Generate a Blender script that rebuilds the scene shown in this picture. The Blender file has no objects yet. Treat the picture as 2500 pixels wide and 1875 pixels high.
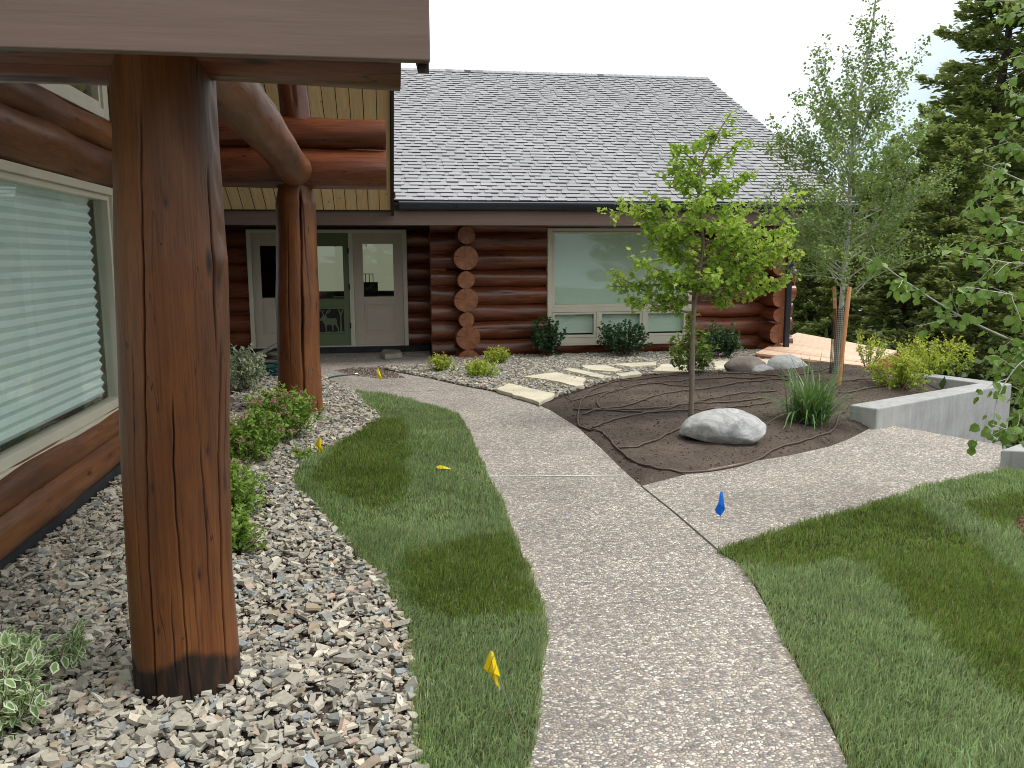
import bpy, bmesh, math, random
import numpy as np
from mathutils import Vector, Matrix
random.seed(7); RNG = np.random.default_rng(11)
PI = math.pi; R = math.radians
S = bpy.context.scene
COL = S.collection
# ------------------------------------------------------------------ camera
EYE = 1.7; PSI, TH, RO, FPX = .155, .1508, .0045, 2018.0      # yaw, pitch, roll, focal length in photo pixels
F_ = np.array([math.sin(PSI)*math.cos(TH), math.cos(PSI)*math.cos(TH), -math.sin(TH)])
r0_ = np.array([math.cos(PSI), -math.sin(PSI), 0]); u0_ = np.cross(r0_, F_)
RV = r0_*math.cos(RO) - u0_*math.sin(RO); UV = u0_*math.cos(RO) + r0_*math.sin(RO)
cd = bpy.data.cameras.new('camera'); cam = bpy.data.objects.new('camera', cd); COL.objects.link(cam)
cd.sensor_width = 36; cd.lens = 36*FPX/2500; cd.clip_end = 2000; cd.clip_start = .05
m = Matrix(((RV[0], UV[0], -F_[0], 0), (RV[1], UV[1], -F_[1], 0), (RV[2], UV[2], -F_[2], EYE), (0, 0, 0, 1)))
cam.matrix_world = m; S.camera = cam
# ------------------------------------------------------------------ world, sun, exposure
S.view_settings.view_transform = 'Standard'; S.view_settings.look = 'None'
S.render.engine = 'CYCLES'; S.cycles.filter_width = 1.0
S.view_settings.exposure = 0.68; S.view_settings.gamma = 1
w = bpy.data.worlds.new('World'); S.world = w; w.use_nodes = True
nt = w.node_tree; nt.nodes.clear()
def N(nt, t, **k):
    n = nt.nodes.new(t)
    for a, b in k.items():
        if a[0] == '_':
            n.inputs[int(a[1:])].default_value = b
        else: setattr(n, a, b)
    return n
SUN_EL, SUN_AZ = R(60), R(108)       # high soft sun, from the right and behind the camera
sky = N(nt, 'ShaderNodeTexSky', sky_type='NISHITA', sun_disc=False, sun_elevation=SUN_EL, sun_rotation=SUN_AZ)
bg1 = N(nt, 'ShaderNodeBackground'); bg1.inputs[1].default_value = .055
bg2 = N(nt, 'ShaderNodeBackground'); bg2.inputs[0].default_value = (1, .99, .975, 1); bg2.inputs[1].default_value = 1.0
smx = N(nt, 'ShaderNodeMix', data_type='RGBA'); smx.inputs[0].default_value = .6; nt.links.new(sky.outputs[0], smx.inputs[6]); smx.inputs[7].default_value = (5.4, 9.2, 11.2, 1); nt.links.new(smx.outputs[2], bg1.inputs[0])
tc = N(nt, 'ShaderNodeTexCoord'); mp = N(nt, 'ShaderNodeMapping'); mp.inputs[3].default_value = (1, 1, 3.2)
nz = N(nt, 'ShaderNodeTexNoise'); nz.inputs['Scale'].default_value = 1.15; nz.inputs['Detail'].default_value = 5
nt.links.new(tc.outputs['Generated'], mp.inputs[0]); nt.links.new(mp.outputs[0], nz.inputs['Vector'])
sp = N(nt, 'ShaderNodeSeparateXYZ'); nt.links.new(tc.outputs['Generated'], sp.inputs[0])
el = N(nt, 'ShaderNodeMapRange'); el.inputs[1].default_value = .05; el.inputs[2].default_value = .34; el.inputs[3].default_value = 0; el.inputs[4].default_value = .55
nt.links.new(sp.outputs[2], el.inputs[0])
ad = N(nt, 'ShaderNodeMath', operation='ADD'); nt.links.new(nz.outputs[0], ad.inputs[0]); nt.links.new(el.outputs[0], ad.inputs[1])
cr = N(nt, 'ShaderNodeMapRange'); cr.inputs[1].default_value = .74; cr.inputs[2].default_value = 1.0; cr.inputs[3].default_value = .30; cr.inputs[4].default_value = 1.0
nt.links.new(ad.outputs[0], cr.inputs[0])
mx = N(nt, 'ShaderNodeMixShader'); nt.links.new(cr.outputs[0], mx.inputs[0]); nt.links.new(bg1.outputs[0], mx.inputs[1]); nt.links.new(bg2.outputs[0], mx.inputs[2])
wo = N(nt, 'ShaderNodeOutputWorld'); nt.links.new(mx.outputs[0], wo.inputs[0])
sd = bpy.data.lights.new('sun', 'SUN'); sd.energy = 1.5; sd.angle = R(16); sd.color = (1, .95, .88)
so = bpy.data.objects.new('sun', sd); COL.objects.link(so)
# sun_rotation is measured clockwise from +Y
dsun = Vector((math.sin(SUN_AZ)*math.cos(SUN_EL), math.cos(SUN_AZ)*math.cos(SUN_EL), math.sin(SUN_EL)))
so.rotation_euler = dsun.to_track_quat('Z', 'Y').to_euler(); so.location = (0, 0, 30)

# ------------------------------------------------------------------ helpers
KA = 2500/2212
def G(x, y, ax=2, val=0., A=True):
    """photo pixel -> world point on the plane axis=val (A: coordinates in the 2212-wide picture)"""
    if A: x *= KA; y *= KA
    d = F_ + (x-1250)/FPX*RV - (y-937.5)/FPX*UV
    o = np.array([0, 0, EYE]); t = (val-o[ax])/d[ax]
    return o + t*d
def Zp(zx, zy, s): return lambda x, y: (zx+x/s, zy+y/s)       # zoomed crop pixel -> source pixel
def tag(o, label=None, cat=None, group=None, kind=None):
    for k, v in (('label', label), ('category', cat), ('group', group), ('kind', kind)):
        if v: o[k] = v
    return o
def empty(name, loc=(0, 0, 0), label=None, cat=None, group=None, rz=0):
    o = bpy.data.objects.new(name, None); COL.objects.link(o); o.location = loc; o.rotation_euler.z = rz
    o.empty_display_size = .1
    return tag(o, label, cat, group)
def mesh(name, V, Fc, mat, parent=None, smooth=False, attrs=None, local=False, bevel=0):
    me = bpy.data.meshes.new(name)
    V = np.asarray(V, dtype=np.float32)
    if parent is not None and not local:
        V = V - np.array(parent_loc(parent), dtype=np.float32)
    if isinstance(Fc, np.ndarray):
        k = Fc.shape[1]
        me.vertices.add(len(V)); me.vertices.foreach_set('co', V.ravel())
        me.loops.add(Fc.size); me.loops.foreach_set('vertex_index', Fc.astype(np.int32).ravel())
        me.polygons.add(len(Fc)); me.polygons.foreach_set('loop_start', np.arange(0, Fc.size, k, dtype=np.int32))
        me.polygons.foreach_set('loop_total', np.full(len(Fc), k, dtype=np.int32))
        me.update(calc_edges=True)
    else:
        me.from_pydata(V.tolist(), [], [list(map(int, f)) for f in Fc]); me.update()
    me.polygons.foreach_set('use_smooth', np.full(len(me.polygons), bool(smooth), dtype=bool))
    for an, (ty, data) in (attrs or {}).items():
        a = me.attributes.new(an, ty, 'POINT')
        data = np.asarray(data, dtype=np.float32)
        a.data.foreach_set('vector' if ty == 'FLOAT_VECTOR' else ('color' if ty == 'FLOAT_COLOR' else 'value'), data.ravel())
    if mat: me.materials.append(mat)
    o = bpy.data.objects.new(name, me); COL.objects.link(o)
    if parent is not None: o.parent = parent
    if bevel:
        b = o.modifiers.new('bevel', 'BEVEL'); b.width = bevel; b.segments = 2; b.limit_method = 'ANGLE'
    return o
def parent_loc(p):
    l = Vector((0, 0, 0))
    while p is not None: l += p.location; p = p.parent
    return l
class MB:
    def __init__(s): s.v = []; s.f = []; s.a = {}
    def add(s, V, Fc):
        n = len(s.v); s.v += [tuple(map(float, q)) for q in V]; s.f += [[i+n for i in f] for f in Fc]; return s
    def box(s, x0, x1, y0, y1, z0, z1):
        V = [(x, y, z) for x in (x0, x1) for y in (y0, y1) for z in (z0, z1)]
        return s.add(V, [(0, 1, 3, 2), (4, 6, 7, 5), (0, 4, 5, 1), (2, 3, 7, 6), (0, 2, 6, 4), (1, 5, 7, 3)])
    def prism(s, poly, z0, z1):
        n = len(poly); V = [(p[0], p[1], z0) for p in poly]+[(p[0], p[1], z1) for p in poly]
        area = sum(poly[i][0]*poly[(i+1) % n][1]-poly[(i+1) % n][0]*poly[i][1] for i in range(n))
        idx = list(range(n)) if area > 0 else list(range(n))[::-1]
        Fs = [[i+n for i in idx], idx[::-1]]
        for k in range(n):
            a, b = idx[k], idx[(k+1) % n]; Fs.append((a, b, b+n, a+n))
        return s.add(V, Fs)
    def xprism(s, poly, axis, a0, a1):
        """poly in the two other axes, extruded along axis"""
        n = len(poly)
        def mk(p, a): 
            q = list(p); q.insert(axis, a); return tuple(q)
        V = [mk(p, a0) for p in poly]+[mk(p, a1) for p in poly]
        Fs = [list(range(n))[::-1], [i+n for i in range(n)]]+[(i, (i+1) % n, (i+1) % n+n, i+n) for i in range(n)]
        return s.add(V, Fs)
    def tube(s, pts, rad, n=8, cap=True):
        V, Fc = tube(pts, rad, n, cap); return s.add(V, Fc)
    def build(s, name, mat, parent=None, smooth=False, bevel=0, label=None, fix=True):
        o = mesh(name, np.array(s.v), s.f, mat, parent, smooth, bevel=bevel)
        if fix:
            bm = bmesh.new(); bm.from_mesh(o.data); bmesh.ops.recalc_face_normals(bm, faces=bm.faces); bm.to_mesh(o.data); bm.free()
        if label: o['label'] = label
        return o
def tube(pts, rad, n=8, cap=True):
    P = np.array(pts, float); m_ = len(P); rad = np.broadcast_to(np.array(rad, float), (m_,))
    T = np.gradient(P, axis=0); T /= np.linalg.norm(T, axis=1)[:, None]+1e-9
    up = np.array([0, 0, 1.]) if abs(T[0][2]) < .9 else np.array([1., 0, 0])
    V = []; nv = up
    for i in range(m_):
        a = nv-T[i]*(nv@T[i]); a /= np.linalg.norm(a); nv = a; b = np.cross(T[i], a)
        for k in range(n):
            t = 2*PI*k/n; V.append(P[i]+rad[i]*(math.cos(t)*a+math.sin(t)*b))
    Fc = [(i*n+k, i*n+(k+1) % n, (i+1)*n+(k+1) % n, (i+1)*n+k) for i in range(m_-1) for k in range(n)]
    if cap: Fc += [list(range(n))[::-1], [(m_-1)*n+k for k in range(n)]]
    return V, Fc
def spline(pts, per=8):
    P = [np.array(p, float) for p in pts]; P = [2*P[0]-P[1]]+P+[2*P[-1]-P[-2]]; out = []
    for i in range(1, len(P)-2):
        for j in range(per):
            t = j/per; a, b, c, d = P[i-1:i+3]
            out.append(.5*((2*b)+(-a+c)*t+(2*a-5*b+4*c-d)*t*t+(-a+3*b-3*c+d)*t**3))
    out.append(P[-2]); return out
def sn(seed, *co, oct=3, f=1.0):
    """cheap smooth numpy noise, about -1..1"""
    g = np.random.default_rng(seed); out = 0; amp = 1; tot = 0
    for o in range(oct):
        for k in range(3):
            ph = g.uniform(0, 6.28); d = g.normal(size=len(co)); d /= np.linalg.norm(d)
            out = out+amp*np.sin(sum(c*dd for c, dd in zip(co, d))*f*(2**o)*g.uniform(.7, 1.4)+ph)
        tot += amp*1.6; amp *= .55
    return out/tot
def inpoly(x, y, poly):
    x = np.asarray(x); y = np.asarray(y); c = np.zeros(x.shape, bool); n = len(poly)
    for i in range(n):
        x1, y1 = poly[i][:2]; x2, y2 = poly[(i+1) % n][:2]
        if y1 == y2: continue
        c ^= ((y1 > y) != (y2 > y)) & (x < (x2-x1)*(y-y1)/(y2-y1)+x1)
    return c
def pdist(x, y, poly):
    x = np.asarray(x, float); y = np.asarray(y, float); d = np.full(x.shape, 1e9); n = len(poly)
    for i in range(n):
        ax, ay = poly[i][:2]; bx, by = poly[(i+1) % n][:2]; L = (bx-ax)**2+(by-ay)**2+1e-12
        t = np.clip(((x-ax)*(bx-ax)+(y-ay)*(by-ay))/L, 0, 1)
        d = np.minimum(d, np.hypot(x-ax-t*(bx-ax), y-ay-t*(by-ay)))
    return d
# ------------------------------------------------------------------ materials
class MT:
    def __init__(s, name):
        s.m = bpy.data.materials.new(name); s.m.use_nodes = True; s.t = s.m.node_tree
        s.p = s.t.nodes['Principled BSDF']; s.out = s.t.nodes['Material Output']
    def n(s, t, **k): return N(s.t, t, **k)
    def l(s, a, b): s.t.links.new(a, b)
    def coord(s, scale=(1, 1, 1), attr=None, kind='Object'):
        if attr: a = s.n('ShaderNodeAttribute', attribute_name=attr); o = a.outputs['Vector']
        else: a = s.n('ShaderNodeTexCoord'); o = a.outputs[kind]
        mp = s.n('ShaderNodeMapping'); mp.inputs[3].default_value = scale; s.l(o, mp.inputs[0]); return mp.outputs[0]
    def noise(s, vec, scale=5, detail=4, rough=.5, dist=0):
        n = s.n('ShaderNodeTexNoise'); n.inputs['Scale'].default_value = scale; n.inputs['Detail'].default_value = detail
        n.inputs['Roughness'].default_value = rough; n.inputs['Distortion'].default_value = dist
        if vec: s.l(vec, n.inputs['Vector'])
        return n.outputs[0]
    def vor(s, vec, scale=5, feature='F1', out=0, rnd=1):
        n = s.n('ShaderNodeTexVoronoi', feature=feature); n.inputs['Scale'].default_value = scale
        n.inputs['Randomness'].default_value = rnd
        s.l(vec, n.inputs['Vector']); return n.outputs[out]
    def ramp(s, fac, stops, interp='LINEAR'):
        n = s.n('ShaderNodeValToRGB'); e = n.color_ramp.elements; n.color_ramp.interpolation = interp
        while len(e) < len(stops): e.new(.5)
        for q, (p, c) in zip(e, stops):
            q.position = p; q.color = tuple(c)+(1,) if len(c) == 3 else c
        s.l(fac, n.inputs[0]); return n.outputs[0]
    def mix(s, fac, a, b, mode='MIX'):
        n = s.n('ShaderNodeMix', data_type='RGBA', blend_type=mode)
        for sock, v in ((0, fac), (6, a), (7, b)):
            if hasattr(v, 'is_output'): s.l(v, n.inputs[sock])
            else: n.inputs[sock].default_value = v if not isinstance(v, tuple) else (tuple(v)+(1,))[:4]
        return n.outputs[2]
    def rng(s, fac, a, b, c=0, d=1):
        n = s.n('ShaderNodeMapRange'); s.l(fac, n.inputs[0])
        for i, v in enumerate((a, b, c, d)): n.inputs[i+1].default_value = v
        return n.outputs[0]
    def math(s, op, a, b=0):
        n = s.n('ShaderNodeMath', operation=op)
        for i, v in enumerate((a, b)):
            if hasattr(v, 'is_output'): s.l(v, n.inputs[i])
            else: n.inputs[i].default_value = v
        return n.outputs[0]
    def bump(s, h, st=.3, d=.01, chain=None):
        n = s.n('ShaderNodeBump'); n.inputs['Strength'].default_value = st; n.inputs['Distance'].default_value = d
        s.l(h, n.inputs['Height'])
        if chain: s.l(chain, n.inputs['Normal'])
        s.l(n.outputs[0], s.p.inputs['Normal']); return n.outputs[0]
    def set(s, col=None, rough=None, spec=None, metal=None, coat=None):
        for k, v in (('Base Color', col), ('Roughness', rough), ('Specular IOR Level', spec), ('Metallic', metal), ('Coat Weight', coat)):
            if v is None: continue
            if hasattr(v, 'is_output'): s.l(v, s.p.inputs[k])
            else: s.p.inputs[k].default_value = (tuple(v)+(1,))[:4] if isinstance(v, tuple) else v
        return s
def plain(name, col, rough=.6, spec=.4, var=.12, scale=8, bump=.1, metal=0):
    t = MT(name); c = t.coord(); nz = t.noise(c, scale, 5, .6)
    a = tuple(x*(1-var) for x in col); b = tuple(min(1, x*(1+var)) for x in col)
    t.set(t.ramp(nz, [(.3, a), (.7, b)]), rough, spec, metal)
    if bump: t.bump(t.noise(c, scale*12, 3), bump, .003)
    return t.m
def logmat(name, dark, mid, lite, rough=.34, coat=.25, grain=1.0, ckt=.006):
    t = MT(name)
    v = t.coord((1.2, 40*grain, 40*grain), attr='lc'); v2 = t.coord((.9, 5, 5), attr='lc'); v3 = t.coord((2.2, 9, 9), attr='lc')
    g = t.noise(v, 1.6, 7, .72, .5); b = t.noise(v2, 1.0, 5, .65, .4)
    cks = t.noise(t.coord((.55, 13, 13), attr='lc'), 1.0, 2, .4, .3); ckm = t.math('LESS_THAN', t.math('ABSOLUTE', t.math('SUBTRACT', cks, .5)), ckt)
    c = t.ramp(b, [(.3, dark), (.5, mid), (.72, lite)])
    g2 = t.ramp(g, [(.33, (.42, .38, .36)), (.5, (1, 1, 1)), (.7, (1.35, 1.28, 1.15))])
    c = t.mix(.75, c, g2, 'MULTIPLY')
    kn = t.vor(v3, 1.0); kr = t.rng(kn, .05, .16, 1, 0); c = t.mix(kr, c, tuple(x*.25 for x in dark))
    c = t.mix(t.math('MULTIPLY', ckm, .85), c, (.02, .009, .006))
    at = t.n('ShaderNodeAttribute', attribute_name='dk').outputs['Fac']
    c = t.mix(at, c, (.009, .006, .005))
    t.set(c, t.math('MAXIMUM', t.rng(b, .3, .7, rough+.1, rough-.06), t.math('MULTIPLY', at, .85)), .4)
    t.p.inputs['Coat Weight'].default_value = coat; t.p.inputs['Coat Roughness'].default_value = .28
    n1 = t.bump(g, .22, .004); t.bump(t.noise(v2, 3, 4, .6), .35, .012, n1)
    return t.m
M = {}
M['log'] = logmat('stained_log', (.085, .025, .013), (.15, .043, .019), (.25, .078, .032), .32, .3)
M['post'] = logmat('stained_post', (.075, .026, .010), (.145, .050, .015), (.23, .088, .025), .42, .04, 1.9, .0022)
M['end'] = None
t = MT('log_end_grain'); v = t.coord((1, 1, 1), attr='lc')
sp_ = t.n('ShaderNodeSeparateXYZ'); t.l(v, sp_.inputs[0])
rr = t.math('SQRT', t.math('ADD', t.math('MULTIPLY', sp_.outputs[1], sp_.outputs[1]), t.math('MULTIPLY', sp_.outputs[2], sp_.outputs[2])))
ang = t.math('ARCTAN2', sp_.outputs[1], sp_.outputs[2])
wv = t.math('SINE', t.math('ADD', t.math('MULTIPLY', rr, 420), t.math('MULTIPLY', t.noise(v, 12, 3), 9)))
base = t.mix(t.rng(t.noise(v, 7, 4), .35, .7), (.21, .08, .038), (.36, .155, .078))
base = t.mix(t.rng(wv, -1, 1, 0, .35), base, (.15, .045, .02))
cbv = t.n('ShaderNodeCombineXYZ'); t.l(t.math('MULTIPLY', ang, 1.3), cbv.inputs[0]); t.l(sp_.outputs[0], cbv.inputs[1])
ck = t.noise(cbv.outputs[0], 2.6, 2, .5); ckm = t.math('LESS_THAN', t.math('ABSOLUTE', t.math('SUBTRACT', ck, .5)), .007)
base = t.mix(t.math('MULTIPLY', ckm, t.math('GREATER_THAN', rr, .02)), base, (.03, .012, .008))
at = t.n('ShaderNodeAttribute', attribute_name='dk').outputs['Fac']; base = t.mix(at, base, (.06, .03, .026))
t.set(base, .5, .35); t.bump(wv, .12, .002); M['end'] = t.m
M['fascia'] = None
t = MT('brown_fascia_paint'); v = t.coord((.6, 14, 14)); nz = t.noise(v, 2.2, 5, .6, .4)
t.set(t.ramp(nz, [(.3, (.155, .105, .088)), (.7, (.20, .140, .118))]), .62, .3); t.bump(t.noise(t.coord((2, 60, 60)), 3, 4), .12, .003); M['fascia'] = t.m
M['darkwood'] = plain('dark_brown_trim', (.035, .018, .014), .55, .35)
M['frame'] = plain('cream_window_frame', (.60, .57, .47), .42, .45, .05, 3, .03)
M['framedoor'] = plain('taupe_door_paint', (.48, .42, .34), .5, .4, .05, 3, .03)
M['green'] = plain('sage_green_door', (.125, .165, .085), .5, .35, .06, 4, .04)
M['black'] = plain('dark_cutout', (.012, .012, .013), .6, .3, .2)
M['gutter'] = plain('dark_metal_gutter', (.022, .026, .034), .3, .5, .1, 3, 0, .3)
M['flash'] = plain('eave_flashing', (.35, .38, .42), .35, .5, .1, 3, 0, .8)
M['founda'] = plain('black_foundation_coating', (.022, .024, .027), .7, .3, .3, 6, .3)
M['shade'] = plain('roller_shade_fabric', (.58, .66, .58), .9, .1, .03, 2, 0)
M['blind'] = plain('pleated_blind_fabric', (.76, .83, .84), .85, .1, .03, 2, 0)
M['metal'] = plain('wire_metal', (.5, .5, .5), .4, .5, .1, 5, 0, .8)
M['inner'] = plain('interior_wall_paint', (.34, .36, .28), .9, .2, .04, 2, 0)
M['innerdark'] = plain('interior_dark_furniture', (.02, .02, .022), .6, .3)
M['bark'] = plain('grey_young_bark', (.20, .165, .13), .8, .2, .25, 30, .3)
M['abark'] = plain('pale_aspen_bark', (.42, .43, .38), .75, .2, .22, 14, .25)
M['cbark'] = plain('conifer_bark', (.07, .055, .045), .9, .1, .3, 8, .4)
M['stem'] = plain('shrub_stem', (.12, .07, .045), .8, .2, .2, 30, .1)
M['gstem'] = plain('green_stem', (.14, .2, .06), .8, .2, .2, 30, .1)
M['hose'] = plain('brown_drip_tube', (.085, .052, .038), .45, .45, .15, 12, .05)
M['ghose'] = plain('teal_garden_hose', (.016, .085, .078), .35, .5, .15, 12, .02)
M['stake'] = None
t = MT('lodgepole_stake'); v = t.coord((16, 16, 1.2)); nz = t.noise(v, 2.5, 5, .6)
t.set(t.ramp(nz, [(.3, (.42, .19, .075)), (.7, (.60, .32, .15))]), .6, .3); t.bump(nz, .2, .003); M['stake'] = t.m
# pine soffit boards, board per .135 m along x
t = MT('pine_soffit_boards'); v = t.coord((1, 1, 1)); sx = t.n('ShaderNodeSeparateXYZ'); t.l(v, sx.inputs[0])
bd = t.math('FLOOR', t.math('DIVIDE', sx.outputs[0], .17)); cb = t.n('ShaderNodeCombineXYZ'); t.l(bd, cb.inputs[0])
wn = t.n('ShaderNodeTexWhiteNoise', noise_dimensions='3D'); t.l(cb.outputs[0], wn.inputs[0])
v2 = t.coord((30, 1.2, 1.2)); g = t.noise(v2, 1.6, 5, .6, .8)
c = t.ramp(g, [(.3, (.74, .52, .26)), (.7, (.93, .75, .46))]); c = t.mix(t.math('MULTIPLY', wn.outputs[0], .35), c, (.42, .22, .07))
kn = t.vor(t.coord((7, 3, 3)), 1.0); c = t.mix(t.rng(kn, .05, .10, .8, 0), c, (.22, .10, .035))
t.set(c, .5, .35); t.bump(g, .1, .002); M['pine'] = t.m
t = MT('cedar_deck_boards'); v2 = t.coord((2, 2, 8)); g = t.noise(v2, 3, 5, .6, .6)
a = t.n('ShaderNodeAttribute', attribute_name='rnd').outputs['Fac']
c = t.ramp(g, [(.3, (.66, .48, .34)), (.7, (.78, .62, .47))]); c = t.mix(t.rng(a, .55, 1, 0, .7), c, (.50, .24, .15))
t.set(c, .6, .3); M['deck'] = t.m
M['rimj'] = plain('red_cedar_rim', (.30, .10, .05), .6, .3, .25, 10)
# shingles
t = MT('asphalt_shingle'); a = t.n('ShaderNodeAttribute', attribute_name='rnd').outputs['Fac']; v = t.coord()
c = t.ramp(a, [(0, (.055, .055, .065)), (.08, (.055, .055, .065)), (.1, (.275, .282, .30)), (.6, (.295, .302, .318)), (1, (.315, .322, .335))])
gr = t.noise(v, 140, 2, .7); c = t.mix(.6, c, t.ramp(gr, [(.3, (.7, .7, .7)), (.7, (1.3, 1.3, 1.3))]), 'MULTIPLY')
big = t.noise(v, .9, 3); c = t.mix(.5, c, t.ramp(big, [(.35, (.88, .88, .88)), (.65, (1.1, 1.1, 1.1))]), 'MULTIPLY')
t.set(c, .85, .25); t.bump(gr, .5, .003); M['shingle'] = t.m
# exposed aggregate
t = MT('exposed_aggregate'); v = t.coord(); vn = t.n('ShaderNodeTexNoise'); vn.inputs['Scale'].default_value = 45; t.l(v, vn.inputs[0])
vv = t.n('ShaderNodeMixRGB'); vv.inputs[0].default_value = .010; t.l(v, vv.inputs[1]); t.l(vn.outputs[1], vv.inputs[2]); vv.blend_type = 'ADD'
mpp = t.n('ShaderNodeMapping'); mpp.inputs[3].default_value = (1, 1.35, 1); t.l(vv.outputs[0], mpp.inputs[0]); q = mpp.outputs[0]
SC = 60
f1 = t.vor(q, SC); cl = t.vor(q, SC, 'F1', 1); ed = t.vor(q, SC, 'DISTANCE_TO_EDGE')
sep = t.n('ShaderNodeSeparateColor'); t.l(cl, sep.inputs[0])
c = t.ramp(sep.outputs[0], [(0, (.17, .18, .195)), (.13, (.27, .25, .24)), (.3, (.47, .43, .38)), (.48, (.36, .36, .355)), (.62, (.62, .58, .51)), (.78, (.40, .33, .29)), (.86, (.80, .78, .74))], 'CONSTANT')
c = t.mix(t.rng(sep.outputs[1], 0, 1, 0, .30), c, (.455, .435, .40))
msk = t.rng(ed, .03, .13, 0, 1); c = t.mix(msk, (.21, .19, .17), c)
bp = t.vor(q, 27); bc = t.n('ShaderNodeSeparateColor'); t.l(t.vor(q, 27, 'F1', 1), bc.inputs[0]); bm_ = t.math('MULTIPLY', t.math('LESS_THAN', bp, .36), t.math('GREATER_THAN', bc.outputs[0], .72))
c = t.mix(t.math('MULTIPLY', bm_, .85), c, t.ramp(bc.outputs[1], [(0, (.24, .25, .27)), (.3, (.55, .50, .44)), (.6, (.40, .34, .30)), (.8, (.70, .67, .62))], 'CONSTANT'))
st_ = t.noise(v, .55, 6, .75, 1.2); c = t.mix(t.rng(st_, .56, .68, 0, .35), c, (.22, .19, .165))
big = t.noise(v, 1.3, 4, .6); c = t.mix(.8, c, t.ramp(big, [(.3, (.80, .78, .76)), (.7, (1.18, 1.15, 1.11))]), 'MULTIPLY')
h = t.math('MINIMUM', ed, .3); t.set(c, .62, .3); t.bump(h, .8, .02); M['agg'] = t.m
M['joint'] = plain('joint_filler', (.62, .60, .55), .8, .2)
M['jointd'] = plain('dark_saw_cut', (.08, .07, .06), .9, .1)
# soil
t = MT('garden_soil'); v = t.coord(); a = t.noise(v, 1.6, 5, .6); b = t.noise(v, 38, 6, .7)
c = t.ramp(a, [(.3, (.066, .054, .047)), (.55, (.112, .090, .076)), (.75, (.155, .125, .105))])
c = t.mix(.8, c, t.ramp(b, [(.3, (.55, .55, .55)), (.62, (1.2, 1.2, 1.2)), (.78, (1.9, 1.8, 1.7))]), 'MULTIPLY')
t.set(c, .95, .1); n1 = t.bump(b, .9, .02); t.bump(t.noise(v, 9, 5, .6), .6, .03, n1); M['soil'] = t.m
t = MT('forest_floor'); v = t.coord(); a = t.noise(v, .5, 6, .65); t.set(t.ramp(a, [(.35, (.03, .04, .015)), (.65, (.06, .05, .03))]), .95, .1); M['floor'] = t.m
t = MT('turf_base'); v = t.coord(); a = t.noise(v, 30, 5, .65); t.set(t.ramp(a, [(.35, (.02, .03, .01)), (.65, (.05, .07, .02))]), .95, .1); M['turf'] = t.m
def colattr(name, rough, spec=.25, bump=None, var=.25, sc=60, transl=0):
    t = MT(name); a = t.n('ShaderNodeAttribute', attribute_name='col').outputs['Color']; v = t.coord()
    nz = t.noise(v, sc, 3, .6); c = t.mix(1, a, t.ramp(nz, [(.3, (1-var,)*3), (.7, (1+var,)*3)]), 'MULTIPLY')
    t.set(c, rough, spec)
    if bump: t.bump(nz, bump, .004)
    if transl:
        tr = t.n('ShaderNodeBsdfTranslucent'); t.l(c, tr.inputs[0]); ms = t.n('ShaderNodeMixShader'); ms.inputs[0].default_value = transl
        t.l(t.p.outputs[0], ms.inputs[1]); t.l(tr.outputs[0], ms.inputs[2]); t.l(ms.outputs[0], t.out.inputs[0])
    return t.m
M['chip'] = colattr('shale_chip', .75, .3, .08, .16)
M['grass'] = colattr('grass_blade', .5, .3, None, .15, 3, .42)
M['rock'] = None
t = MT('banded_grey_boulder'); v = t.coord(); d = t.noise(v, 2.6, 4, .55)
w1 = t.n('ShaderNodeTexWave', wave_type='BANDS', bands_direction='DIAGONAL'); w1.inputs['Scale'].default_value = 5.5; w1.inputs['Distortion'].default_value = 5; w1.inputs['Detail'].default_value = 4; w1.inputs['Detail Scale'].default_value = 1.6
t.l(v, w1.inputs[0]); w2 = t.noise(t.coord((1, 1, 2.2)), 2.4, 7, .6, 2.2); c = t.ramp(w2, [(.25, (.24, .255, .265)), (.38, (.42, .43, .435)), (.46, (.30, .315, .325)), (.54, (.47, .475, .475)), (.62, (.36, .37, .375)), (.75, (.54, .54, .535))]); c0 = t.ramp(w1.outputs[0], [(0, (.27, .285, .295)), (.3, (.36, .375, .38)), (.7, (.42, .43, .43)), (1, (.50, .505, .50))])
c = t.mix(t.rng(d, .58, .72), c, (.13, .14, .15)); t.set(c, .7, .3); t.bump(t.noise(v, 14, 6, .6), .5, .02); M['rock'] = t.m
t = MT('brown_rock'); v = t.coord(); t.set(t.ramp(t.noise(v, 4, 6, .6), [(.3, (.17, .15, .13)), (.7, (.34, .30, .26))]), .8, .2); t.bump(t.noise(v, 14, 6, .6), .5, .02); M['brock'] = t.m
t = MT('pale_flagstone'); v = t.coord(); t.set(t.ramp(t.noise(v, 3, 6, .6), [(.3, (.44, .41, .32)), (.55, (.58, .54, .42)), (.75, (.66, .63, .52))]), .8, .2); t.bump(t.noise(v, 22, 6, .6), .4, .01); M['flag'] = t.m
t = MT('grey_slab'); v = t.coord(); t.set(t.ramp(t.noise(v, 5, 6, .6), [(.3, (.16, .16, .14)), (.7, (.34, .32, .26))]), .8, .2); t.bump(t.noise(v, 22, 6, .6), .4, .01); M['slab'] = t.m
t = MT('poured_concrete'); v = t.coord(); a = t.noise(v, 3, 7, .7); st = t.noise(t.coord((9, 9, .8)), 1.4, 4, .6)
c = t.ramp(a, [(.3, (.27, .275, .28)), (.7, (.40, .41, .405))]); c = t.mix(t.rng(st, .55, .75, 0, .5), c, (.50, .52, .53)); c = t.mix(t.rng(st, .3, .42, .45, 0), c, (.17, .175, .18))
t.set(c, .8, .25); t.bump(t.noise(v, 30, 6, .7), .35, .008); M['conc'] = t.m
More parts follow.
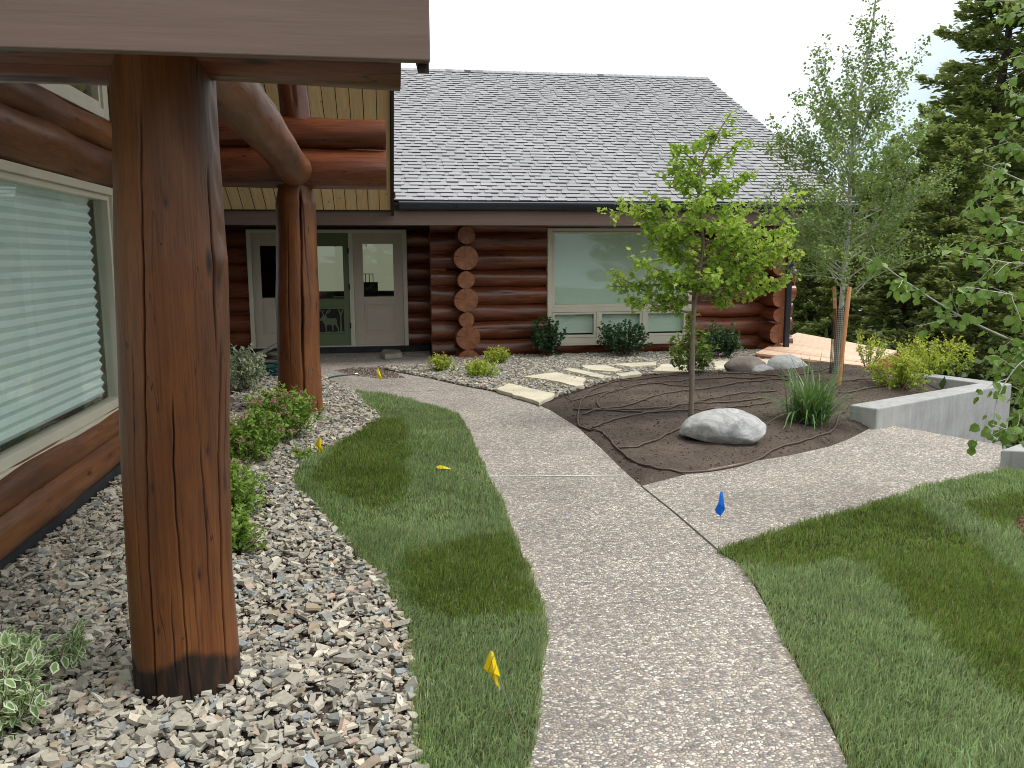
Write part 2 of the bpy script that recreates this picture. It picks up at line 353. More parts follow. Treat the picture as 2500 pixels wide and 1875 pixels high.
def leafmat(name, cs, transl=.35, rough=.45, edge=None):
    t = MT(name); a = t.n('ShaderNodeAttribute', attribute_name='luv'); s_ = t.n('ShaderNodeSeparateXYZ'); t.l(a.outputs['Vector'], s_.inputs[0])
    n_ = len(cs); c = t.ramp(s_.outputs[2], [(i/(n_-1), q) for i, q in enumerate(cs)])
    oi = t.n('ShaderNodeObjectInfo'); c = t.mix(t.rng(oi.outputs['Random'], 0, 1, 0, .35), c, tuple(x*.62 for x in cs[n_//2]))
    if edge:
        nz = t.noise(t.coord(), 90, 2); e = t.math('ADD', s_.outputs[1], t.rng(nz, 0, 1, -.2, .2)); c = t.mix(t.rng(e, .56, .66), c, edge)
    else: c = t.mix(t.rng(s_.outputs[1], 0, .12, .25, 0), c, cs[-1])
    t.set(c, rough, .35)
    tr = t.n('ShaderNodeBsdfTranslucent'); t.l(t.mix(.35, c, (.35, .5, .05), 'MIX'), tr.inputs[0]); ms = t.n('ShaderNodeMixShader'); ms.inputs[0].default_value = transl
    t.l(t.p.outputs[0], ms.inputs[1]); t.l(tr.outputs[0], ms.inputs[2]); t.l(ms.outputs[0], t.out.inputs[0]); return t.m
M['maple'] = leafmat('maple_leaf', [(.18, .34, .04), (.31, .50, .06), (.46, .62, .10), (.52, .55, .14)], .5)
M['aspen'] = leafmat('aspen_leaf', [(.125, .205, .05), (.18, .28, .065), (.25, .355, .09)], .28, .4)
M['aspenr'] = leafmat('near_aspen_leaf', [(.10, .20, .04), (.15, .27, .05), (.24, .36, .11)], .35, .38)
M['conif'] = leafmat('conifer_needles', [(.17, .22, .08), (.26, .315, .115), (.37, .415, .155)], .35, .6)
M['dkshrub'] = leafmat('dark_shrub_leaf', [(.022, .065, .03), (.035, .10, .045), (.06, .14, .06)], .2, .45)
M['yelshrub'] = leafmat('golden_shrub_leaf', [(.22, .38, .035), (.38, .54, .05), (.58, .62, .10), (.50, .30, .09)], .42)
M['spir'] = leafmat('spirea_leaf', [(.13, .25, .045), (.24, .40, .07), (.38, .52, .12)], .42)
M['pink'] = leafmat('pink_flower', [(.36, .14, .18), (.48, .2, .27), (.55, .3, .34)], .2, .8)
M['varieg'] = leafmat('variegated_leaf', [(.15, .28, .09), (.23, .38, .14), (.32, .46, .20)], .35, .5, edge=(.74, .80, .60))
M['vsage'] = leafmat('silvery_variegated_leaf', [(.2, .27, .16), (.3, .38, .24), (.45, .5, .36)], .3, .5, edge=(.55, .60, .46))
M['under'] = leafmat('undergrowth_leaf', [(.025, .05, .018), (.045, .085, .025), (.08, .13, .035)], .2, .55)
M['lily'] = leafmat('daylily_leaf', [(.05, .13, .045), (.09, .19, .07), (.17, .28, .10)], .25, .35)
M['mshrub'] = leafmat('mixed_maple_leaf', [(.11, .21, .05), (.17, .29, .06), (.26, .34, .07), (.5, .28, .07)], .3)
def flagm(name, col):
    t = MT(name); t.set(col, .4, .4); tr = t.n('ShaderNodeBsdfTranslucent'); tr.inputs[0].default_value = col+(1,); ms = t.n('ShaderNodeMixShader'); ms.inputs[0].default_value = .3
    t.l(t.p.outputs[0], ms.inputs[1]); t.l(tr.outputs[0], ms.inputs[2]); t.l(ms.outputs[0], t.out.inputs[0]); return t.m
M['yflag'] = flagm('yellow_vinyl', (.88, .70, .01)); M['bflag'] = flagm('blue_vinyl', (.005, .20, .80)); M['ink'] = plain('flag_ink', (.05, .04, .01), .7, .2, 0, 5, 0)
def glass(name, tint, refl=1.0, base=.06):
    t = MT(name); t.t.nodes.remove(t.p)
    tr = t.n('ShaderNodeBsdfTransparent'); tr.inputs[0].default_value = tint+(1,)
    gl = t.n('ShaderNodeBsdfGlossy'); gl.inputs['Roughness'].default_value = .01; gl.inputs[0].default_value = (.9, .97, .95, 1)
    fr = t.n('ShaderNodeFresnel'); fr.inputs[0].default_value = 1.52
    ge = t.n('ShaderNodeNewGeometry'); k = t.math('MULTIPLY', t.math('ADD', t.math('MULTIPLY', fr.outputs[0], refl), base), t.math('SUBTRACT', 1, ge.outputs['Backfacing']))
    ms = t.n('ShaderNodeMixShader'); t.l(k, ms.inputs[0]); t.l(tr.outputs[0], ms.inputs[1]); t.l(gl.outputs[0], ms.inputs[2]); t.l(ms.outputs[0], t.out.inputs[0]); return t.m
M['glass'] = glass('window_glass', (.95, .985, .97), 1.0, .02); M['dglass'] = glass('door_glass', (.85, .9, .82), .8, .02)

# ------------------------------------------------------------------ logs
def log_np(p0, p1, r0, r1, seed=0, nr=30, step=.09, wob=.012, cracks=(), prof=None, flat_end=True, bend=.01, capinset=.0):
    """returns V,F(list),lc,dk for one log from p0 to p1"""
    p0 = np.array(p0, float); p1 = np.array(p1, float); L = np.linalg.norm(p1-p0); T = (p1-p0)/L
    up = np.array([0, 0, 1.]) if abs(T[2]) < .9 else np.array([0, 1., 0]); a = np.cross(up, T); a /= np.linalg.norm(a); b = np.cross(T, a)
    ns = max(2, int(L/step)+1); s = np.linspace(0, L, ns); th = np.linspace(0, 2*PI, nr, endpoint=False)
    Sg, Tg = np.meshgrid(s, th, indexing='ij')
    rad = r0+(r1-r0)*Sg/L if prof is None else np.interp(Sg, prof[0], prof[1])
    rad = rad+wob*sn(seed, Sg*2.2, np.cos(Tg)*1.2, np.sin(Tg)*1.2, f=1.3)
    dk = np.zeros_like(rad)
    for (t0, t1, s0, s1, w_, dep) in cracks:         # angle at s0, angle at s1
        ta = t0+(t1-t0)*(Sg-s0)/max(1e-6, s1-s0)+.012*np.sin(Sg*9+t0*7)+.006*np.sin(Sg*31+t0)
        dd = np.angle(np.exp(1j*(Tg-ta)))*rad; win = np.clip((Sg-s0)/.12, 0, 1)*np.clip((s1-Sg)/.12, 0, 1)*(.75+.25*np.sin(Sg*5+t0*3))
        g = np.exp(-(dd/w_)**2)*win; rad = rad-dep*g; dk = np.maximum(dk, np.clip(g*1.3, 0, 1))
    cx = bend*np.sin(Sg*1.1+seed); cy = bend*np.cos(Sg*.9+seed*2)
    if prof is not None and len(prof) > 2: cx = np.interp(Sg, prof[0], prof[2]); cy = cy*0
    X = (rad*np.cos(Tg)+cx); Y = (rad*np.sin(Tg)+cy)
    V = p0+Sg[..., None]*T+X[..., None]*a+Y[..., None]*b
    lc = np.stack([Sg+seed*3.7, X+seed*.3, Y], -1).reshape(-1, 3); V = V.reshape(-1, 3)
    i = np.arange(ns-1)[:, None]*nr; k = np.arange(nr)[None]; k2 = (k+1) % nr
    Fq = np.stack([i+k, i+k2, i+nr+k2, i+nr+k], -1).reshape(-1, 4)
    return V, Fq, lc, dk.ravel(), a, b, T
def join_logs(name, logs, mat, parent, smooth=True, endmat=True):
    Vs = []; Fs = []; lcs = []; dks = []; n = 0; ends = []
    for (V, Fq, lc, dk, *_), nr in logs:
        Vs.append(V); Fs.append(Fq+n); lcs.append(lc); dks.append(dk); ends.append((n, n+len(V)-nr, nr)); n += len(V)
    o = mesh(name, np.concatenate(Vs), np.concatenate(Fs), mat, parent, smooth, {'lc': ('FLOAT_VECTOR', np.concatenate(lcs)), 'dk': ('FLOAT', np.concatenate(dks))})
    if endmat:      # end caps: separate verts so that end-grain has its own coordinates
        bm = bmesh.new(); bm.from_mesh(o.data); bm.verts.ensure_lookup_table(); o.data.materials.append(M['end'])
        lay = bm.verts.layers.float_vector['lc']; ld = bm.verts.layers.float['dk']
        bv = list(bm.verts)
        for (e0, e1, nr) in ends:
            for e, rev in ((e0, True), (e1, False)):
                ring = [bv[e+k] for k in range(nr)]; cc = sum((q.co for q in ring), Vector())/nr
                nv = []; lcc = sum((Vector(q[lay]) for q in ring), Vector())/nr; off = Vector((e*.013 % 7, lcc[1], lcc[2]))
                for q in ring:
                    nn = bm.verts.new(q.co); nn[lay] = Vector(q[lay])-lcc+Vector((e*.013 % 7, 0, 0)); nn[ld] = 0; nv.append(nn)
                cv = bm.verts.new(cc); cv[lay] = Vector((e*.013 % 7, 0, 0)); cv[ld] = 0
                for k in range(nr):
                    a_, b_ = nv[k], nv[(k+1) % nr]
                    f = bm.faces.new((b_, a_, cv) if rev else (a_, b_, cv)); f.material_index = 1
        bm.to_mesh(o.data); bm.free()
    return o
#@@MAIN
# ================================================================== TERRAIN
zA = Zp(1000, 500, 3.16); z5 = Zp(1600, 500, 2.458); z7 = Zp(1400, 700, 2.765); z3 = Zp(500, 500, 2.765)
def GS(pt, ax=2, val=0.): return G(pt[0], pt[1], ax, val, A=False)
def GP(lst, val=0.): return [tuple(G(x, y, 2, val)[:2]) for x, y in lst]
PLANTER = [(4.98, 7.92), (5.14, 7.70), (7.72, 9.10), (7.50, 10.6)]
def edge_x(y): return np.interp(y, [-5, 5.4, 5.9, 8.6, 9.6, 12, 15, 40], [5.6, 5.6, 4.5, 4.5, 7.6, 8.0, 9.0, 10.0])
def terr(x, y):
    x = np.asarray(x, float); y = np.asarray(y, float)
    d = np.maximum(0, x-edge_x(y)); d2 = np.maximum(0, y-24)*.25
    return -.05-np.minimum(9+.05*d, 1.5*np.tanh(d/1.2)*.6+.42*np.maximum(0, d-.5))-d2*0.6
def grid(name, xs, ys, zf, mat, smooth=True, parent=None, mask=None):
    X, Y = np.meshgrid(xs, ys, indexing='ij'); Z = zf(X, Y); V = np.stack([X, Y, Z], -1).reshape(-1, 3); n, m_ = X.shape
    i = (np.arange(n-1)[:, None]*m_+np.arange(m_-1)[None]); Fq = np.stack([i, i+m_, i+m_+1, i+1], -1).reshape(-1, 4)
    if mask is not None:
        mk = mask(X, Y).ravel(); Fq = Fq[mk[Fq].all(1)]
    return mesh(name, V, Fq, mat, parent, smooth)
xs = np.concatenate([np.linspace(-400, -12, 12), np.linspace(-10, 40, 101), np.linspace(45, 400, 12)])
ys = np.concatenate([np.linspace(-400, -12, 12), np.linspace(-10, 60, 141), np.linspace(70, 400, 12)])
g = grid('ground', xs, ys, lambda x, y: terr(x, y)-.10, M['floor']); tag(g, 'forest floor and terrain falling away to the right', kind='structure')

# walkway and patio
WALK = GP([(1120, 1990), (1140, 1659), (1158, 1560), (1166, 1480), (1173, 1400), (1174, 1330), (1165, 1285), (1140, 1230), (1110, 1150), (1085, 1090), (1060, 1040), (1035, 985), (1010, 925),
 (990, 896), (950, 882), (880, 864), (820, 850), (768, 846), (735, 833), (705, 818), (650, 803), (600, 789), (505, 776), (430, 772)]) + [(-5.0, 15.6), (.85, 15.6), (.85, 14.4)] + \
 GP([(930, 788), (860, 792), (815, 795), (850, 803), (930, 818), (1000, 834), (1060, 845), (1110, 858), (1160, 873), (1190, 887), (1250, 925), (1300, 970), (1345, 1015), (1385, 1050),
 (1500, 1020), (1600, 1000), (1700, 985), (1790, 965), (1830, 950), (1870, 930), (1890, 919), (1905, 915), (2165, 962), (2175, 1016), (2100, 1030), (2000, 1050), (1900, 1085), (1800, 1112), (1700, 1143), (1620, 1167), (1560, 1188), (1548, 1192),
 (1590, 1215), (1620, 1250), (1660, 1320), (1700, 1400), (1740, 1470), (1790, 1560), (1835, 1659), (2010, 1990)])
mb = MB(); mb.prism(WALK, -.12, 0)
wk = mb.build('walkway', M['agg']); tag(wk, 'exposed aggregate concrete walkway, side branch and entry patio', kind='structure')
bm = bmesh.new(); bm.from_mesh(wk.data); bmesh.ops.triangulate(bm, faces=[f for f in bm.faces if len(f.verts) > 4]); bm.to_mesh(wk.data); bm.free()
def strip(name, pts, wd, z, mat, parent):
    P = [np.array(p[:2]) for p in pts]; V = []; Fs = []
    for i, p in enumerate(P):
        d = P[min(i+1, len(P)-1)]-P[max(0, i-1)]; d /= np.linalg.norm(d); nn = np.array([-d[1], d[0]])*wd/2
        V += [(*(p+nn), z), (*(p-nn), z)]
    Fs = [(2*i, 2*i+1, 2*i+3, 2*i+2) for i in range(len(P)-1)]
    return mesh(name, V, Fs, mat, parent)
strip('joint', GP([(1052, 1029.5), (1200, 1029), (1350, 1027)]), .022, .004, M['joint'], wk)
strip('joint', GP([(1385, 1050), (1460, 1110), (1550, 1188)]), .012, .004, M['jointd'], wk)
strip('joint', GP([(870, 847), (960, 843)]), .012, .004, M['jointd'], wk)
for k in range(4):       # steps going down on the right of the branch path
    a = np.array(G(1905, 915)[:2]); b = np.array(G(2165, 962)[:2]); d = (b-a)/np.linalg.norm(b-a); nn = np.array([-d[1], d[0]])
    a = a-d*.02; b = b+d*.05
    if nn[0] < 0: nn = -nn
    mb = MB(); p = [a+nn*(k*.32+.01), b+nn*(k*.32+.01), b+nn*(k*.32+.33), a+nn*(k*.32+.33)]; mb.prism(p, -1.2, -.16*(k+1))
    o = mb.build('step', M['conc']); tag(o, kind='structure')

# soil bed
SOIL = GP([(1385, 1050), (1500, 1020), (1600, 1000), (1700, 985), (1790, 965), (1830, 950), (1870, 930), (1895, 918)])+[(5.02, 7.9), (7.4, 9.3), (7.3, 10.4), (7.0, 11.6), (6.4, 12.3)] + \
 GP([(1690, 803), (1600, 806), (1480, 806), (1400, 812), (1310, 828), (1240, 848), (1195, 864), (1165, 874), (1190, 887), (1250, 925), (1300, 970), (1345, 1015)])
def soilh(x, y, rough=True):
    x = np.asarray(x, float); y = np.asarray(y, float)
    d = pdist(x, y, SOIL)*np.where(inpoly(x, y, SOIL), 1, -1)
    up = .07*np.clip(d/.8, 0, 1)+.09*np.clip((x-4.2)/2, 0, 1)*np.clip(d/.5, 0, 1)
    z = np.where(d > 0, -.012+.03*np.clip(d/.1, 0, 1)+up, -.012+.3*np.maximum(d, -.2))
    if rough: z = z+np.where(d > 0, 1, 0)*(.010*sn(5, x, y, f=5)+.007*sn(6, x, y, f=17)+.004*sn(8, x, y, f=45))
    return z
so_ = grid('soil', np.arange(.4, 8.2, .035), np.arange(5.2, 13, .035), soilh, M['soil'], mask=lambda X, Y: (pdist(X, Y, SOIL) < .12) | inpoly(X, Y, SOIL)); tag(so_, 'dark bare garden soil bed', kind='structure')
# gravel bed grounds (dark soil under chips)
WALL_X = -2.133
GRASS_L = GP([(768, 848), (790, 876), (815, 897), (821, 906), (790, 926), (740, 952), (690, 980), (648, 1008), (632, 1035), (640, 1062), (680, 1095), (712, 1130), (760, 1190), (820, 1250), (865, 1330), (885, 1400), (892, 1480), (897, 1560), (905, 1659), (915, 1990),
 (1118, 1990), (1138, 1659), (1156, 1560), (1164, 1480), (1171, 1400), (1172, 1330), (1163, 1287), (1138, 1232), (1108, 1152), (1083, 1092), (1058, 1042), (1033, 987), (1008, 928), (988, 898), (949, 884), (879, 866), (819, 852)])
GRASS_R = GP([(1550, 1194), (1620, 1169), (1700, 1145), (1800, 1114), (1900, 1087), (2000, 1052), (2100, 1032), (2170, 1018), (2300, 1040), (2700, 1120), (2900, 1990), (2012, 1990), (1837, 1659), (1792, 1560), (1742, 1470), (1702, 1400), (1662, 1320), (1622, 1250), (1592, 1215)])
GRAV_L = GP([(905, 1659), (897, 1560), (892, 1480), (885, 1400), (865, 1330), (820, 1250), (760, 1190), (712, 1130), (680, 1095), (640, 1062), (632, 1035), (648, 1008), (690, 980), (740, 952), (790, 926), (821, 906), (815, 897), (790, 876), (768, 848), (735, 835), (705, 820), (650, 805), (600, 791), (505, 778), (440, 774)])
GRAV_L = GRAV_L+[(-2.9, 13.5), (-2.9, 9.9), (WALL_X+.06, 9.9), (WALL_X+.06, 1.9), tuple(G(915, 1990)[:2])]
GRAV_R = GP([(930, 790), (860, 793), (815, 795), (850, 802), (930, 817), (1000, 833), (1060, 844), (1110, 857), (1160, 872), (1195, 862), (1240, 846), (1310, 826), (1400, 810), (1480, 804), (1600, 804), (1700, 800)])+[(6.6, 12.8), (6.9, 14.2), (.85, 14.25)]
mb = MB(); mb.prism(GRAV_L, -.1, -.012); a = mb.build('gravel_bed_soil', M['soil']); tag(a, 'dark soil under the left shale bed', kind='structure')
mb = MB(); mb.prism(GRAV_R, -.1, -.010); a = mb.build('gravel_bed_soil', M['soil']); tag(a, 'dark soil under the shale bed at the house', kind='structure')
def grown(poly, d):
    A = sum(poly[i][0]*poly[(i+1) % len(poly)][1]-poly[(i+1) % len(poly)][0]*poly[i][1] for i in range(len(poly))); sg = 1 if A > 0 else -1; out = []
    for i in range(len(poly)):
        t_ = np.array(poly[(i+1) % len(poly)][:2])-np.array(poly[i-1][:2]); t_ = t_/np.linalg.norm(t_); out.append((poly[i][0]+sg*t_[1]*d, poly[i][1]-sg*t_[0]*d))
    return out
mb = MB(); mb.prism(grown(GRASS_L, .035), -.1, -.004); a = mb.build('lawn_soil', M['turf']); tag(a, kind='structure')
mb = MB(); mb.prism(grown(GRASS_R, .035), -.1, -.005); a = mb.build('lawn_soil', M['turf']); tag(a, kind='structure')

# ---- shale chips
PAL = np.array([.91, .90, .875])*np.array([(.44, .42, .36), (.50, .48, .42), (.33, .325, .29), (.40, .38, .33), (.56, .52, .44), (.26, .28, .28), (.33, .37, .40), (.45, .37, .28), (.47, .38, .31), (.25, .235, .21), (.62, .59, .52)])
PW = np.array([3, 3, 3, 3, 2, 1.3, 1.1, .8, .7, 1.5, 1.2]); PW = PW/PW.sum()
def chips(name, poly, n, smin, smax, zr, label, zbase=-.01, clip=None, thick=(.09, .26)):
    P = np.array(poly); lo = P.min(0); hi = P.max(0); out = np.zeros((0, 2))
    while len(out) < n:
        q = RNG.uniform(lo, hi, (n*2, 2)); k = inpoly(q[:, 0], q[:, 1], poly)
        if clip is not None: k &= clip(q[:, 0], q[:, 1])
        out = np.concatenate([out, q[k]])
    out = out[:n]; K = 5
    sz = smin+(smax-smin)*RNG.beta(1.2, 3.0, n)
    th = np.sort(RNG.uniform(0, 2*PI, (n, K)), 1)*.72+np.linspace(0, 2*PI, K, endpoint=False)*.28
    rr = RNG.uniform(.75, 1.15, (n, K)); asp = RNG.uniform(.38, .85, (n, 1))
    lx = rr*np.cos(th); ly = rr*np.sin(th)*asp; t = sz*RNG.uniform(*thick, n)
    top = np.stack([lx*RNG.uniform(.9, 1.0, (n, 1)), ly*.97, (t/sz)[:, None]*(1+RNG.uniform(-.4, .4, (n, 1))*lx+RNG.uniform(-.4, .4, (n, 1))*ly)], -1)*sz[:, None, None]*.5
    bot = np.stack([lx, ly, -np.ones((n, K))*t[:, None]/sz[:, None]], -1)*sz[:, None, None]*.5
    L = np.concatenate([top, bot], 1)
    ax = RNG.normal(0, .26, n); ay = RNG.normal(0, .26, n); big = RNG.random(n) < .10; ax[big] *= 2.6; az = RNG.uniform(0, 2*PI, n)
    cx, sx_, cy, sy, cz, sz_ = np.cos(ax), np.sin(ax), np.cos(ay), np.sin(ay), np.cos(az), np.sin(az)
    Z0 = np.zeros(n); O = np.ones(n)
    Rx = np.stack([O, Z0, Z0, Z0, cx, -sx_, Z0, sx_, cx], -1).reshape(n, 3, 3); Ry = np.stack([cy, Z0, sy, Z0, O, Z0, -sy, Z0, cy], -1).reshape(n, 3, 3); Rz = np.stack([cz, -sz_, Z0, sz_, cz, Z0, Z0, Z0, O], -1).reshape(n, 3, 3)
    Rm = Rz @ Rx @ Ry
    W = np.einsum('nij,nkj->nki', Rm, L); zz = zbase+RNG.beta(1.5, 1.5, n)*zr+sz*.12
    W[..., 0] += out[:, 0:1]; W[..., 1] += out[:, 1:2]; W[..., 2] += zz[:, None]
    b = np.arange(n)[:, None]*2*K
    tris = [np.stack([b[:, 0], b[:, 0]+j, b[:, 0]+j+1], -1) for j in range(1, K-1)]
    for j in range(K):
        j2 = (j+1) % K; tris.append(np.stack([b[:, 0]+j, b[:, 0]+K+j, b[:, 0]+K+j2], -1)); tris.append(np.stack([b[:, 0]+j, b[:, 0]+K+j2, b[:, 0]+j2], -1))
    col = PAL[RNG.choice(len(PAL), n, p=PW)]*RNG.uniform(.8, 1.15, (n, 1)); col = np.concatenate([col, np.ones((n, 1))], 1)
    o = mesh(name, W.reshape(-1, 3), np.concatenate(tris), M['chip'], attrs={'col': ('FLOAT_COLOR', np.repeat(col, 2*K, 0))})
    return tag(o, label, 'gravel', kind='stuff')
nr_ = lambda a, b: (lambda x, y: (y >= a) & (y < b))
def carea(poly, clip=None):
    P = np.array(poly); lo = P.min(0); hi = P.max(0); q = np.random.default_rng(1).uniform(lo, hi, (20000, 2)); k = inpoly(q[:, 0], q[:, 1], poly)
    if clip: k &= clip(q[:, 0], q[:, 1])
    return k.mean()*np.prod(hi-lo)
DEN = 1.0
for (y0, y1, den, s0, s1) in ((1.9, 4.6, 2700, .012, .105), (4.6, 7.5, 2400, .016, .105), (7.5, 13.6, 2000, .025, .11)):
    c_ = nr_(y0, y1); chips('shale_gravel', GRAV_L, int(carea(GRAV_L, c_)*den*DEN), s0, s1, .036, {1.9: 'grey and tan shale chips around the foot of the near post', 4.6: 'shale chips between the lawn strip and the left log wall', 7.5: 'shale chips around the foot of the far porch post'}[y0], clip=c_)
chips('shale_gravel', GRAV_L, 620, .085, .15, .045, 'larger flat slate pieces scattered over the left shale bed', thick=(.08, .2))
chips('shale_gravel', GRAV_R, int(carea(GRAV_R)*1700*DEN), .03, .10, .035, 'pale shale chips along the far log wall', zbase=-.005)
# ---- grass
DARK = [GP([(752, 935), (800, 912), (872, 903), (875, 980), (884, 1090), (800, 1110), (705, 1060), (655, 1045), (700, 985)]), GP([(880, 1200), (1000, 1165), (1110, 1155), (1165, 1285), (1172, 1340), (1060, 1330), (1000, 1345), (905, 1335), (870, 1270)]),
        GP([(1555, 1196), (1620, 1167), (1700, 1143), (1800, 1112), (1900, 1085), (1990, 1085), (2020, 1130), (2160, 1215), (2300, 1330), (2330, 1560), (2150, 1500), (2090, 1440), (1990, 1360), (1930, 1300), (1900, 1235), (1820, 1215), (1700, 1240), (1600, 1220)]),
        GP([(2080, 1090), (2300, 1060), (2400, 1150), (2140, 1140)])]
def blades(name, poly, den, label, clip=None, hh=(.028, .056), wd=.0028):
    P = np.array(poly); lo = P.min(0); hi = P.max(0); n0 = int(np.prod(hi-lo)*den); q = RNG.uniform(lo-.03, hi+.03, (n0, 2)); k = inpoly(q[:, 0], q[:, 1], poly) | (pdist(q[:, 0], q[:, 1], poly) < .012+.012*sn(71, q[:, 0], q[:, 1], f=12))
    if clip: k &= clip(q[:, 0], q[:, 1])
    q = q[k]; n = len(q); x, y = q.T
    edge = pdist(x, y, poly); dark = np.zeros(n)
    jx = x+.05*sn(3, x, y, f=9)+RNG.normal(0, .018, n); jy = y+.05*sn(4, x, y, f=9)+RNG.normal(0, .018, n)
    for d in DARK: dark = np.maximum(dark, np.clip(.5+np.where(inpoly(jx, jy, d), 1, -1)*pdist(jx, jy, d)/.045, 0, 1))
    h = RNG.uniform(*hh, n)*(1+.32*sn(21, x, y, f=6)+.18*sn(22, x, y, f=25))*(1-.12*dark); wv_ = wd*RNG.uniform(.7, 1.4, n)*(1+.0*h)
    flow = sn(31, x, y, f=2.2)*2.5; az = flow+RNG.normal(0, 1.3, n); lean = np.abs(RNG.normal(.4, .55, n)); fa = RNG.uniform(0, 2*PI, n)
    dx, dy = np.cos(az), np.sin(az); sxx, syy = np.cos(fa), np.sin(fa)
    def pt(t, s): 
        hz = h*t*np.cos(lean*t); hx = h*t*np.sin(lean*t)*1.1
        return np.stack([x+dx*hx+sxx*s*wv_/2, y+dy*hx+syy*s*wv_/2, .004+hz], -1)
    V = np.stack([pt(0, -1), pt(0, 1), pt(.5, -1), pt(.5, 1), pt(1, 0)], 1).reshape(-1, 3); b = np.arange(n)*5
    T = np.concatenate([np.stack([b, b+1, b+3], -1), np.stack([b, b+3, b+2], -1), np.stack([b+2, b+3, b+4], -1)])
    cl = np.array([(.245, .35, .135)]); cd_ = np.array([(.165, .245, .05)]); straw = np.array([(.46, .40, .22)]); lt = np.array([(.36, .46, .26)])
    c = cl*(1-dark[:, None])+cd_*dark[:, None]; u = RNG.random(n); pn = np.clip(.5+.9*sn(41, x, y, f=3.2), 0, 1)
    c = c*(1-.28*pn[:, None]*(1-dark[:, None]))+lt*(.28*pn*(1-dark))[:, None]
    fade = np.clip(1-edge/.05, 0, 1)*.5; ms_ = (u < .05+.25*fade)[:, None]; c = np.where(ms_, straw*RNG.uniform(.6, 1.1, (n, 1)), c*RNG.uniform(.45, 1.6, (n, 1)))
    col = np.concatenate([c, np.ones((n, 1))], 1)
    o = mesh(name, V, T, M['grass'], attrs={'col': ('FLOAT_COLOR', np.repeat(col, 5, 0))}); return tag(o, label, 'grass', kind='stuff')
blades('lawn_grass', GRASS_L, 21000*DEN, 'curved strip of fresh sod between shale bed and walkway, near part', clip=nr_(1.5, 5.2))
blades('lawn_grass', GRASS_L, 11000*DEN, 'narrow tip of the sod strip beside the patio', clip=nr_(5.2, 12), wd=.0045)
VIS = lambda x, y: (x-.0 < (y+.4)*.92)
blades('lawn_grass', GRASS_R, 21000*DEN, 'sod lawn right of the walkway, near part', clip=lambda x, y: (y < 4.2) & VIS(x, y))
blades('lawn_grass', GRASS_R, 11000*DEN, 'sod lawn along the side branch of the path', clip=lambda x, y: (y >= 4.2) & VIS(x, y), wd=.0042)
# mulch patch at right edge, debris on the patio
MULCH = GP([(2185, 1140), (2215, 1126), (2400, 1130), (2400, 1180), (2215, 1172)])
t_ = PAL.copy(); PAL[:] = np.array((.23, .12, .07))*RNG.uniform(.6, 1.4, (len(PAL), 1))
chips('bark_mulch', MULCH, 700, .02, .06, .04, 'small patch of red brown bark mulch in the right lawn', zbase=.01)
PAL[:] = np.array((.10, .06, .04))*RNG.uniform(.6, 1.6, (len(PAL), 1))
DEB = [tuple(GS(z3(*p))[:2]) for p in ((880, 1120), (1000, 1100), (1160, 1098), (1300, 1140), (1360, 1170), (1200, 1175), (1000, 1155))]
chips('soil_litter', DEB, 2600, .008, .03, .006, 'scattering of brown soil crumbs on the patio edge', zbase=.0)
PAL[:] = np.array((.09, .065, .05))*RNG.uniform(.6, 1.8, (len(PAL), 1))
def soilclods(n):
    o = chips('soil_clods', SOIL, n, .008, .035, .0, 'crumbs and clods on the bare soil bed', zbase=0, thick=(.3, .7)); me = o.data
    V = np.zeros(len(me.vertices)*3, np.float32); me.vertices.foreach_get('co', V); V = V.reshape(-1, 10, 3)
    c = V.mean(1); V[..., 2] += soilh(c[:, 0], c[:, 1])[:, None]-.002; me.vertices.foreach_set('co', V.ravel()); me.update(); o['category'] = 'soil'
soilclods(9000)
PAL[:] = t_

# ================================================================== FAR LOG HOUSE
HY = 14.454+.0; DY = 15.40      # faces of the log wall and of the recessed door wall
house = empty('log_house', (3.2, 14.6, 0), 'long log house with grey shingle roof behind the garden bed', 'house')
PITCH = .306; LR = .168; LYC = HY+.15
def rows(): return [(-.01+.15+i*PITCH) for i in range(8)]
wl = []
for i, zc in enumerate(rows()):
    rr_ = LR*(1+.06*math.sin(i*2.3)); sd_ = 11+i*7
    segs = []
    WX0, WX1 = 2.90, 5.58
    if i == 0: segs = [(.85, 7.6)]
    else: segs = [(.85, WX0), (WX1, 7.6+.03*math.sin(i*5))]
    for a_, b_ in segs:
        ck = [(random.uniform(2.6, 3.6), random.uniform(2.6, 3.6), .2, (b_-a_)-.2, .006, .02)] if i % 2 else []
        wl.append((log_np((a_, LYC, zc-(.035 if i == 0 else 0)), (b_, LYC, zc-(.035 if i == 0 else 0)), rr_, rr_*random.uniform(.9, 1.05), sd_, 36, .06, .022, ck, bend=.014), 30))
join_logs('log_wall', wl, M['log'], house)
# corner stacks: short log ends that stick out toward the camera
def stack(xc, specs, sd0, yfront=13.98, lab=None):
    for k, (zc, rr_, half) in enumerate(specs):
        V = log_np((xc+random.uniform(-.015, .015), HY+.1, zc), (xc+random.uniform(-.015, .015), yfront+random.uniform(-.03, .03), zc), rr_, rr_*.98, sd0+k*5, 32, .05, .012, bend=.004)
        o = join_logs('log_end', [(V, 32)], M['log'], house)
        o['label'] = 'half log end at the foot of the corner stack' if half else None or 'round sawn log end of the corner stack'
        if half:
            bm = bmesh.new(); bm.from_mesh(o.data); r_ = bmesh.ops.bisect_plane(bm, geom=bm.verts[:]+bm.edges[:]+bm.faces[:], plane_co=Vector((0, 0, .02))-Vector(parent_loc(house)), plane_no=(0, 0, -1), clear_outer=True); bm.to_mesh(o.data); bm.free()
sx0 = GS(zA(441, 575), 1, 13.98)[0]
def zof(zy, y=13.98, f=zA, zx=441): return GS(f(zx, zy), 1, y)[2]
sp1 = []
